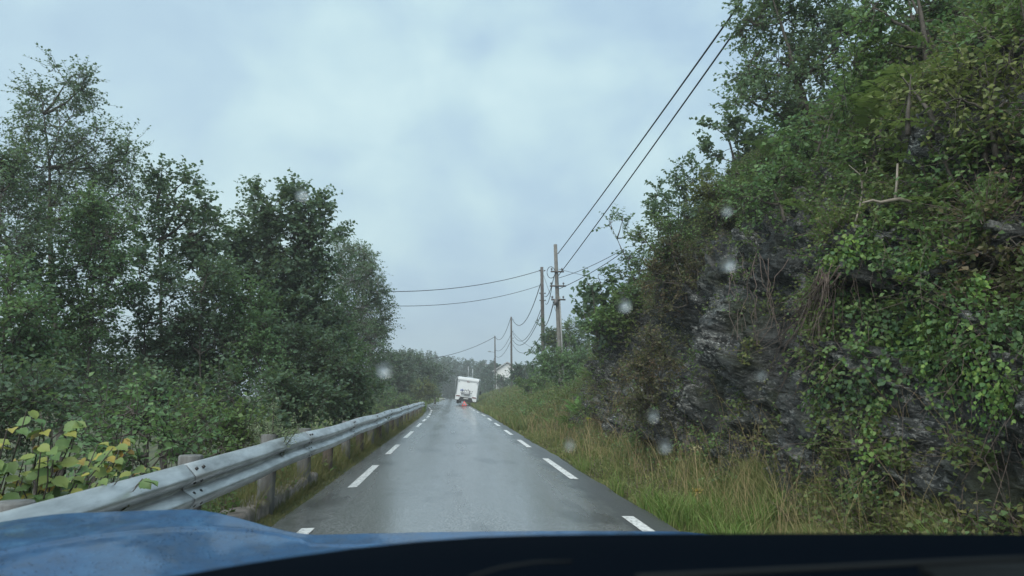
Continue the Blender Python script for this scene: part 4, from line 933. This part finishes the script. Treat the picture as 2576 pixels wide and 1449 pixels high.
G6 = 'overhead cables between the poles'
def cable(a, b, sag, r, label):
    a = np.asarray(a, float); b = np.asarray(b, float); n = 26; u = np.linspace(0, 1, n)[:, None]; P = (b - a) * u - UP * sag * 4 * u * (1 - u)
    m = MB(); m.tube(P, r, 6); o = m.build('power_cable', CAB, None, True); o.location = a; tag(o, label, 'cable', G6)
def onp(T, B_, drop, dx=0): return at_frac(T, B_, 1 - drop / (T[2] - B_[2])) + np.array([dx, -.12, 0])
d1 = EYE + ray(1847, 0) * 16.0; d2 = EYE + ray(1883, 0) * 15.2
def extend(a, b, k): return np.asarray(a) + (np.asarray(b) - np.asarray(a)) * k
cable(onp(TA, BA, .55, .1), extend(onp(TA, BA, .55, .1), d1, 1.9), .25, .024, 'upper heavy black cable running overhead from the tallest pole')
cable(onp(TA, BA, 1.75, .1), extend(onp(TA, BA, 1.75, .1), d2, 1.9), .25, .022, 'lower heavy black cable running overhead from the tallest pole')
cable(onp(TA, BA, 1.8, -.15), onp(TB, BB, 2.1, .15), .35, .022, 'short cable sagging from tallest pole top bracket to brown pole')
cable(onp(TA, BA, 2.4, -.3), onp(TB, BB, 2.6, .2), .35, .02, 'short cable sagging from middle bracket to brown pole')
cable(onp(TA, BA, 3.1, -.2), onp(TB, BB, 4.2, .1), .3, .026, 'thick low cable between the tallest pole and the brown pole')
cable(onp(TB, BB, 1.2, -.12), onp(TC, BC, .2, .1), 1.7, .03, 'deeply sagging top cable from brown pole toward the house')
cable(onp(TB, BB, 3.0, -.12), onp(TC, BC, 1.9, .15), 1.5, .022, 'upper of the slack cables in the bundle toward the house')
cable(onp(TB, BB, 3.2, -.05), onp(TC, BC, 2.7, .15), 1.3, .026, 'middle slack cable in the bundle toward the house')
cable(onp(TB, BB, 4.6, 0), onp(TC, BC, 3.2, .15), 1.2, .022, 'lowest slack cable in the bundle toward the house')
cable(onp(TC, BC, .2, -.1), onp(TD, BD, .1, 0), 1.3, .03, 'deeply sagging top cable between thin pole and lamp pole')
cable(onp(TC, BC, 1.9, 0), onp(TD, BD, 2.2, .1), .8, .024, 'middle sagging cable between thin pole and lamp pole')
cable(onp(TC, BC, 2.6, 0), onp(TD, BD, 3.2, .1), .8, .026, 'low sagging cable between thin pole and lamp pole')
cable(onp(TD, BD, 3.2, 0), TE, 1.0, .03, 'cable running on from the lamp pole to the far crosspiece')
cable(onp(TB, BB, .25, -.1), at_y(930, 733, 40.), .45, .022, 'upper cable crossing the road into the drooping birch')
cable(onp(TB, BB, 1.3, -.1), at_y(940, 768, 40.), .5, .017, 'lower cable crossing the road into the drooping birch')
cable(onp(TA, BA, 1.9, .1), at_y(1570, 626, 34.), .12, .014, 'upper thin service line to the sapling on the slope')
cable(onp(TA, BA, 2.5, .1), at_y(1570, 632, 34.), .12, .017, 'lower thin service line to the sapling on the slope')
cable(onp(TA, BA, 1.4, .1), at_y(1590, 718, 44.), .05, .011, 'faint stay wire crossing the service lines')
cable(onp(TD, BD, .15, 0), at_y(1050, 905, 100.), .7, .036, 'distant cable from the lamp pole into the dark tree')
cable(onp(TC, BC, 1.6, 0), at_y(1345, 877, 100.), .3, .02, 'thin wire from thin pole to the bank hedge')
cable(onp(TB, BB, .6, .1), at_y(1450, 935, 52.), 0, .012, 'slanting stay wire on the brown pole')

# ------------------------------------------------------------------ white house
WHT = plain('white_boards', (.72, .73, .72), .7, var=.06, scale=3); ROOFM = plain('grey_roof', (.3, .3, .29), .8, var=.2)
hb = at_y(1276, 913, 150.); hx, hy, hz_ = hb; gz = float(hill_z(np.array([hx]), np.array([150.]))[0]) - .3
root = empty('white_house', (hx, 150, gz)); tag(root, 'small white gabled house half hidden behind the bank', 'house')
hh = hz_ - gz; eh = hh - 1.5; m = MB(); wv = 2.3
V = [(-wv, 0, 0), (wv, 0, 0), (wv, 0, eh), (0, 0, hh), (-wv, 0, eh), (-wv, 8, 0), (wv, 8, 0), (wv, 8, eh), (0, 8, hh), (-wv, 8, eh)]
m.add(V, [(0, 1, 2, 4), (5, 9, 7, 6), (0, 4, 9, 5), (1, 6, 7, 2)], [(4, 2, 3), (9, 8, 7)]); wall = m.build('wall', WHT, root)
m = MB()
for s_ in (-1, 1):
    V = [(0, -.45, hh + .1), (s_ * (wv + .4), -.45, eh - .12), (s_ * (wv + .4), 8.4, eh - .12), (0, 8.4, hh + .1)]; V2 = [(x, y, z + .16) for x, y, z in V]
    m.add(V + V2, [(0, 1, 2, 3), (4, 5, 6, 7), (0, 1, 5, 4), (1, 2, 6, 5), (2, 3, 7, 6), (3, 0, 4, 7)])
m.build('roof', ROOFM, root)
m = MB(); m.box(-wv - .35, -wv + .1, -.3, -.1, eh - .35, eh - .1); m.build('bargeboard', WHT, root)
m = MB(); m.box(-.5, .2, -.04, .05, eh - 2.3, eh - 1.3); wf = m.build('window', WHT, root); m = MB(); m.box(-.42, .12, -.07, -.03, eh - 2.2, eh - 1.4); m.build('pane', plain('dark_glass', (.03, .04, .045), .15, spec=.6), wf)

# ------------------------------------------------------------------ signs and barrier beyond the bend
SIGN = plain('sign_back', (.45, .48, .47), .5, .3, var=.1); WHITE = plain('white_paint', (.72, .74, .73), .45, var=.08)
def sign(px, py, Y, r, label, shape):
    p = at_y(px, py, Y); z0 = float(left_z(p[:1], p[1:2])[0]); root = empty('road_sign', (p[0], p[1], z0)); tag(root, label, 'road sign'); h_ = p[2] - z0
    m = MB(); m.tube([(0, .06, -.2), (0, .06, h_ + r * .7)], .035, 8); m.build('sign_post', SIGN, root, True); m = MB()
    if shape == 'round':
        th = np.linspace(0, 2 * PI, 25)[:-1]; V = [(r * math.cos(a), y, h_ + r * math.sin(a)) for y in (-.02, .02) for a in th] + [(0, -.02, h_), (0, .02, h_)]
        m.add(V, [(i, (i + 1) % 24, 24 + (i + 1) % 24, 24 + i) for i in range(24)], [(48, (i + 1) % 24, i) for i in range(24)] + [(49, 24 + i, 24 + (i + 1) % 24) for i in range(24)])
    else: m.box(-r, r, -.02, .02, h_ - r * .3, h_ + r * .3)
    m.build('sign_plate', SIGN, root)
sign(1092, 978, 105, .42, 'round grey road sign beyond the guardrail end', 'round')
sign(1106, 994, 125, .5, 'small flat direction sign past the round sign', 'flat')
b = at_z(1114, 1001, .55); Y = 130; c = at_y(1113, 1002, Y); root = empty('barrier', (c[0], Y, c[2] - .5)); tag(root, 'short white roadside barrier far ahead on the outer bend', 'barrier')
m = MB(); m.box(-.55, .55, -.05, .05, .28, .5); m.build('barrier_rail', SIGN, root)
for x in (-.4, .4): m = MB(); m.box(x - .06, x + .06, .055, .15, -.6, .5); m.build('barrier_post', SIGN, root)

# ------------------------------------------------------------------ camper van
VANW = plain('camper_white', (.74, .77, .78), .35, var=.04, scale=2, spec=.5); VANG = plain('camper_grey', (.35, .38, .4), .45, var=.1)
BLACK = plain('black_plastic', (.02, .022, .024), .55); TYRE = plain('tyre_rubber', (.025, .025, .026), .85); GLASSD = plain('camper_glass', (.02, .025, .03), .08, spec=.6, var=.1)
REDL = plain('tail_lens', (.16, .05, .05), .25); BLUE = plain('blue_decal', (.03, .08, .3), .4); PLATE = plain('number_plate', (.62, .64, .62), .4, var=.05)
van = empty('camper_van', (1.3, 82, .0)); tag(van, 'white camper van stopped tilting into the ditch with wheels off the road', 'camper van')
van.rotation_euler = (0, R(8.0), R(-4.0)); van.location = (1.32, 82.0, .1)
def vmesh(name, fn, mat, bev=0, parent=van, seg=2):
    bm = bmesh.new(); fn(bm)
    bmesh.ops.recalc_face_normals(bm, faces=bm.faces)
    if bev: bmesh.ops.bevel(bm, geom=list(bm.edges), offset=bev, segments=seg, affect='EDGES')
    me = bpy.data.meshes.new(name); bm.to_mesh(me); bm.free(); me.materials.append(mat); o = bpy.data.objects.new(name, me); COL.objects.link(o); o.parent = parent; return o
def bx(x0, x1, y0, y1, z0, z1):
    def f(bm):
        r_ = bmesh.ops.create_cube(bm, size=1); bmesh.ops.scale(bm, vec=(x1 - x0, y1 - y0, z1 - z0), verts=r_['verts']); bmesh.ops.translate(bm, vec=((x0 + x1) / 2, (y0 + y1) / 2, (z0 + z1) / 2), verts=r_['verts'])
    return f
def prism(pts, y0, y1):
    def f(bm):
        a = [bm.verts.new((x, y0, z)) for x, z in pts]; b = [bm.verts.new((x, y1, z)) for x, z in pts]; n = len(pts)
        bm.faces.new(a); bm.faces.new(b[::-1])
        for i in range(n): bm.faces.new((a[i], b[i], b[(i + 1) % n], a[(i + 1) % n]))
    return f
def side_prism(pts, x0, x1):
    def f(bm):
        a = [bm.verts.new((x0, y, z)) for y, z in pts]; b = [bm.verts.new((x1, y, z)) for y, z in pts]; n = len(pts)
        bm.faces.new(a); bm.faces.new(b[::-1])
        for i in range(n): bm.faces.new((a[i], b[i], b[(i + 1) % n], a[(i + 1) % n]))
    return f
body = vmesh('body', bx(-1.15, 1.15, 0, 5.6, .92, 2.84), VANW, .07)
vmesh('roof_cap', side_prism([(-.07, 2.62), (-.05, 2.9), (.5, 2.96), (5.6, 2.96), (5.6, 2.85), (.1, 2.85), (.03, 2.62)], -1.17, 1.17), VANW, .03)
vmesh('roof_hatch', bx(-.28, .3, 1.0, 1.6, 2.965, 3.08), VANG, .03); vmesh('roof_hatch', bx(-.3, .3, 3.6, 4.2, 2.965, 3.08), VANG, .03)
vmesh('grey_strip', bx(-.9, .95, -.03, .02, 2.5, 2.56), VANG); vmesh('brake_light', bx(-.16, .16, -.06, -.02, 2.46, 2.52), REDL)  # narrow grey strip across the upper rear panel
vmesh('corner_trim', bx(-1.16, -1.08, -.015, .2, .95, 2.62), VANG); vmesh('corner_trim', bx(1.08, 1.16, -.015, .2, .95, 2.62), VANG)
vmesh('skirt', bx(-1.16, -1.1, .1, 5.5, .42, .915), VANW); vmesh('skirt', bx(1.1, 1.16, .1, 5.5, .42, .915), VANW)
bmp = vmesh('bumper', prism([(-1.16, .42), (-.8, .42), (-.62, .78), (.62, .78), (.8, .42), (1.16, .42), (1.17, .98), (-1.17, .98)], -.1, .25), VANW, .02)
vmesh('bumper_recess', prism([(-.86, .3), (.86, .3), (.66, .775), (-.66, .775)], -.02, .2), BLACK)
vmesh('number_plate', bx(-.26, .26, -.05, -.03, .6, .71), PLATE)
for s_ in (-1, 1):
    vmesh('tail_light', prism([(s_ * .62, .8), (s_ * 1.1, .78), (s_ * 1.1, .9), (s_ * .7, .92)], -.125, -.105), REDL)
    vmesh('rear_lamp', bx(s_ * 1.0 - .06, s_ * 1.0 + .06, -.06, -.02, 2.38, 2.56), VANG)
rk = vmesh('bike_rack', bx(-.62, .42, -.26, -.2, 1.12, 1.2), VANG, .02)
mb = MB()
for x in (-.5, .3): mb.tube([(x, -.02, 1.55), (x, -.12, 1.5), (x, -.16, 1.2), (x, -.16, 1.0)], .03, 6)
mb.tube([(-.7, -.24, 1.26), (.6, -.24, 1.3)], .025, 6); mb.tube([(-.6, -.3, 1.13), (.4, -.3, 1.13)], .045, 6); mb.tube([(.3, -.16, 1.0), (-.3, -.16, 1.02)], .03, 6)
mb.build('rack_tube', BLACK, rk)
mb = MB()
for (x, z, w_, h_, m_) in ((-.66, 1.5, .12, .2, 0), (-.52, 1.52, .08, .26, 0), (-.42, 1.5, .1, .12, 0), (-.25, 1.5, .06, .2, 1), (-.12, 1.56, .16, .05, 1), (-.02, 1.48, .05, .16, 1), (.1, 1.6, .05, .22, 1), (.22, 1.52, .14, .06, 1), (.34, 1.47, .05, .16, 1), (.5, 1.46, .1, .04, 1), (.62, 1.5, .07, .08, 1)):
    mb.box(x - w_ / 2, x + w_ / 2, -.008, .004, z - h_ / 2, z + h_ / 2, m_)
mb.build('decal', [BLUE, BLACK], body)
vmesh('side_window', bx(1.14, 1.165, 1.2, 2.2, 1.75, 2.3), GLASSD); vmesh('side_window', bx(-1.165, -1.14, 1.2, 2.4, 1.75, 2.3), GLASSD); vmesh('side_door', bx(1.14, 1.17, 2.8, 3.5, .95, 2.55), VANG)
vmesh('awning_case', bx(1.16, 1.3, .6, 4.6, 2.68, 2.82), VANG, .02)
vmesh('cab', side_prism([(5.5, .5), (5.5, 2.3), (5.9, 2.25), (6.6, 1.45), (7.15, 1.2), (7.25, .5)], -1.0, 1.0), VANW, .05)
vmesh('windscreen', side_prism([(5.98, 2.2), (6.62, 1.47), (6.66, 1.5), (6.03, 2.23)], -.85, .85), GLASSD)
for s_ in (-1, 1):
    ar = vmesh('mirror', bx(s_ * 1.28 - .12, s_ * 1.28 + .12, 5.75, 5.85, 1.22, 1.62), BLACK, .03)
    mb = MB(); mb.tube([(s_ * .98, 5.9, 1.35), (s_ * 1.2, 5.82, 1.36)], .03, 6); mb.build('mirror_arm', BLACK, ar)
    for y in (1.25, 5.95):
        mb = MB(); x0, x1 = sorted((s_ * .78, s_ * 1.03))
        th = np.linspace(0, 2 * PI, 25)[:-1]
        rr = [(x0, .22), (x0, .32), (x0 + .03, .345), (x1 - .03, .345), (x1, .32), (x1, .22)]
        V = np.array([(x, y + r_ * math.cos(a), .345 + r_ * math.sin(a)) for x, r_ in rr for a in th]); n = 24
        Q = [(k * n + i, k * n + (i + 1) % n, (k + 1) * n + (i + 1) % n, (k + 1) * n + i) for k in range(5) for i in range(n)]
        mb.add(V, Q); wh = mb.build('wheel', TYRE, van, True); mb = MB(); mb.tube([(x0 + .04, y, .345), (x1 - .04, y, .345)], .22, 16); mb.build('rim', VANG, wh)
mb = MB(); mb.tube([(-.7, .3, .35), (.2, .28, .33)], .05, 6); mb.build('exhaust_pipe', PLATE, van)
mb = MB(); mb.box(-1.05, 1.05, .3, 5.4, .45, .915); mb.build('underbody', BLACK, van)

# warning triangle
t = NT('red_reflector'); RED = t.done(t.pbr(Base__Color=(.85, .045, .05), Roughness=.2, Specular__IOR__Level=.7))
t = NT('pale_red_reflector'); RED2 = t.done(t.pbr(Base__Color=(.9, .28, .26), Roughness=.25, Specular__IOR__Level=.7))
p = at_y(1168, 1020, 77.); tr = empty('warning_triangle', (p[0], 77, 0.0)); tag(tr, 'red warning triangle standing on the asphalt behind the tilted camper', 'warning triangle')
def tri_ring(r0, r1, y0, y1, cz):
    m = MB(); A = [PI / 2, PI / 2 + 2 * PI / 3, PI / 2 + 4 * PI / 3]
    V = [(r * math.cos(a), y, cz + r * math.sin(a)) for y in (y0, y1) for r in (r0, r1) for a in A]; Q = []
    for i in range(3):
        j = (i + 1) % 3; Q += [(i, j, 3 + j, 3 + i), (6 + i, 9 + i, 9 + j, 6 + j), (3 + i, 3 + j, 9 + j, 9 + i), (i, 6 + i, 6 + j, j)]
    m.add(V, Q); return m
tri_ring(.23, .335, -.02, .015, .21).build('reflector_frame', RED, tr); tri_ring(.15, .225, -.015, .01, .21).build('inner_frame', RED2, tr)
for s_ in (-1, 1): m = MB(); m.tube([(s_ * .2, 0, .06), (s_ * .22, -.16, .01)], .01, 5); m.tube([(s_ * .2, 0, .06), (s_ * .22, .16, .01)], .01, 5); m.build('foot', DARKST, tr)

# ------------------------------------------------------------------ our own car: bonnet and dashboard
t = NT('blue_car_paint'); v = t.coord()
drop = t.ramp(t.n('ShaderNodeTexVoronoi', Vector=v, Scale=85, Randomness=1.0).outputs['Distance'], [(.12, 1.), (.34, 0.)])
dm = t.math('MULTIPLY', drop, t.ramp(t.noise(v, 9, 4), [(.4, 0.), (.6, 1.)]))
film = t.noise(mapping(t, v, (1, .6, 1)), 16, 7, .68)
cp_ = t.ramp(film, [(.36, (.007, .046, .12)), (.5, (.012, .07, .175)), (.62, (.022, .098, .22)), (.74, (.055, .155, .29))])
BLUEP = t.done(t.pbr(Base__Color=cp_, Metallic=.1, Roughness=t.ramp(film, [(.3, .4), (.7, .6)]), Specular__IOR__Level=.3, Coat__Weight=.35, Coat__Roughness=.06, Normal=t.bump(t.math('ADD', dm, t.math('MULTIPLY', t.noise(v, 22, 4), .5)), .8, .005)))
car = empty('blue_car', (0, 1.2, 0)); tag(car, 'blue car seen from inside, wet bonnet and black dashboard below the road view', 'car')
bx_ = np.linspace(-1.05, .95, 420); by = np.concatenate([np.linspace(.68, 1.6, 200), np.linspace(1.604, 1.78, 40), np.linspace(1.785, 1.95, 14)])
BX, BY = np.meshgrid(bx_, by)
frontY = 1.78 - .12 * (BX / 1.0) ** 2
bz = 1.035 - .052 * sstep(.7, 1.75, BY) - .0 * BX
pl = sstep(-.30, -.60, BX + .10 * (1.7 - BY)); bz = bz + .064 * pl * sstep(.6, 1.35, BY) - .03 * sstep(-.8, -1.1, BX)
def hood_at(X, Y):
    i_ = np.clip(np.searchsorted(by, Y), 0, len(by) - 1); j_ = np.clip(np.searchsorted(bx_, X), 0, len(bx_) - 1); return bz[i_, j_]
def hood_hit(px, py):
    d = ray(px, py); ys_ = np.linspace(.7, 1.72, 900); P = EYE + d * (ys_ / d[1])[:, None]; k = np.argmax(P[:, 2] < hood_at(P[:, 0], P[:, 1]))
    return P[k, :2] if k else P[-1, :2]
cr = np.array([hood_hit(x, y) for x, y in [(-120, 1418), (0, 1392), (150, 1363), (300, 1342), (420, 1332), (520, 1329), (620, 1335), (700, 1345), (760, 1360), (790, 1372), (900, 1374), (1000, 1371)]])
dd = np.full(BX.shape, 9.0); sgn_ = np.zeros(BX.shape)
for i in range(len(cr) - 1):
    a_, b_ = cr[i], cr[i + 1]; tt = np.clip(((BX - a_[0]) * (b_[0] - a_[0]) + (BY - a_[1]) * (b_[1] - a_[1])) / ((b_ - a_) ** 2).sum(), 0, 1)
    dd = np.minimum(dd, np.hypot(BX - a_[0] - tt * (b_[0] - a_[0]), BY - a_[1] - tt * (b_[1] - a_[1])))
bz += .0035 * np.exp(-(dd / .009) ** 2)
bz -= np.where(BY > frontY, (BY - frontY) ** 1.3 * 2.2, 0); bz -= .05 * sstep(.5, .95, np.abs(BX)) * (BX > 0)
o = grid_mesh('bonnet', np.stack([BX, BY - 1.2, bz], -1), BLUEP, True, car)
sm = o.modifiers.new('thick', 'SOLIDIFY'); sm.thickness = .003; sm.offset = -1
t = NT('black_dashboard'); v = t.coord()
DASHM = t.done(t.pbr(Base__Color=(.0006, .0022, .005), Roughness=.9, Specular__IOR__Level=.02, Normal=t.bump(t.noise(v, 260, 2), .25, .001)))
ex = [(-400, 1600), (0, 1530), (300, 1475), (450, 1448), (600, 1421), (750, 1398), (900, 1378), (1050, 1362), (1200, 1351), (1350, 1346), (1600, 1343), (2000, 1342), (2400, 1343), (2700, 1346), (3100, 1352)]
E = np.array([at_y(x, y, .6) for x, y in ex])
rows = []
for dy, dz, dxs in ((.02, -.35, 1), (.012, -.03, 1), (.006, -.008, 1), (0, 0, 1), (-.012, .001, 1), (-.06, -.002, 1), (-.12, -.006, 1), (-.2, -.012, 1), (-.3, -.03, 1), (-.42, -.3, 1)):
    rows.append(E + np.array([0, dy - 1.2, dz]))
o = grid_mesh('dashboard', np.array(rows), DASHM, True, car)
DGREY = plain('dashboard_trim', (.01, .0125, .014), .8, spec=.1, var=.1)
def trim(pts, Y, r, name='dash_trim'):
    P = np.array([at_y(x, y, Y) for x, y in pts]) - np.array([0, 1.2, 0]); m = MB(); m.tube(P, r, 8); m.build(name, DGREY, car, True)
trim([(1600, 1452), (1850, 1440), (2100, 1428), (2350, 1415), (2500, 1408), (2700, 1402)], .38, .0016)
trim([(1180, 1452), (1260, 1428), (1350, 1414), (1440, 1413)], .42, .0008, 'dash_reflection_arc')  # thin grey tube added to draw a faint reflection arc on the dashboard
pl_ = np.array([at_y(x, y, Y) for x, y, Y in [(2310, 1424, .4), (2440, 1404, .43), (2800, 1396, .43), (2800, 1470, .34), (2380, 1470, .34)]]) - np.array([0, 1.2, 0])
m = MB(); m.add(np.vstack([pl_, pl_ - np.array([0, 0, .004])]), [(i, (i + 1) % 5, 5 + (i + 1) % 5, 5 + i) for i in range(5)], [(0, 1, 2), (0, 2, 3), (0, 3, 4)]); m.build('dash_panel', DGREY, car)

# raindrops on the windscreen
t = NT('water_drop'); DROP = t.done(t.n('ShaderNodeBsdfGlass', Color=(1, 1, 1), IOR=1.33, Roughness=.35).outputs[0])
for px, py, r_, lab in ((966, 931, 1.9, 'round raindrop blurred in front of the drooping birch foot'), (1831, 664, 2.0, 'bright raindrop before the dark rock overhang'), (1570, 768, 1.7, 'raindrop before the rusty slope edge'), (1671, 1121, 1.6, 'bright raindrop before the dry verge grass'), (1432, 1118, 1.1, 'small raindrop before the verge near the asphalt edge'), (1642, 1045, 1.3, 'raindrop before the rusty shrub foot'), (1913, 943, 1.2, 'faint raindrop before the lichened rock'), (1827, 530, 1.3, 'faint raindrop before the slope above the rock'), (760, 490, 1.3, 'faint raindrop before the broad alder top')):
    p = at_y(px, py, .27); me = bpy.data.meshes.new('raindrop'); bm = bmesh.new(); bmesh.ops.create_uvsphere(bm, u_segments=16, v_segments=10, radius=r_ * .00125); bmesh.ops.scale(bm, vec=(1, .5, .8 + .3 * rng.random()), verts=bm.verts); bm.to_mesh(me); bm.free()
    for f in me.polygons: f.use_smooth = True
    me.materials.append(DROP); o = bpy.data.objects.new('raindrop', me); COL.objects.link(o); o.location = p; tag(o, lab, 'raindrop', 'raindrops on the windscreen')

# ------------------------------------------------------------------ haze
t = NT('haze_air'); pv = t.n('ShaderNodeVolumePrincipled', Color=(.97, .99, 1.0), Density=.0019); pv.inputs['Anisotropy'].default_value = .2
t.t.links.new(pv.outputs[0], t.out.inputs['Volume'])
m = MB(); m.box(-470, 470, -75, 560, -14, 42); tag(m.build('haze', t.m), 'thin rainy haze in the air', kind='stuff')

# ------------------------------------------------------------------ camera and view
cam = bpy.data.cameras.new('camera'); co = bpy.data.objects.new('camera', cam); COL.objects.link(co); S.camera = co
cam.sensor_width = 36; cam.lens = F / 1024 * 36; cam.clip_start = .02; cam.clip_end = 5000
co.location = EYE; co.rotation_euler = (PI / 2 + PITCH, 0, -YAW)
cam.dof.use_dof = True; cam.dof.focus_distance = 20; cam.dof.aperture_fstop = 6.75
vs_ = S.view_settings; S.display_settings.display_device = 'sRGB'; vs_.view_transform = 'Standard'; vs_.look = 'None'; vs_.exposure = 1.2; vs_.gamma = 1
cy = S.cycles; cy.max_bounces = 6; cy.diffuse_bounces = 4; cy.glossy_bounces = 3; cy.transmission_bounces = 6; cy.transparent_max_bounces = 6; cy.volume_bounces = 0
cy.caustics_reflective = False; cy.caustics_refractive = False; cy.use_denoising = True
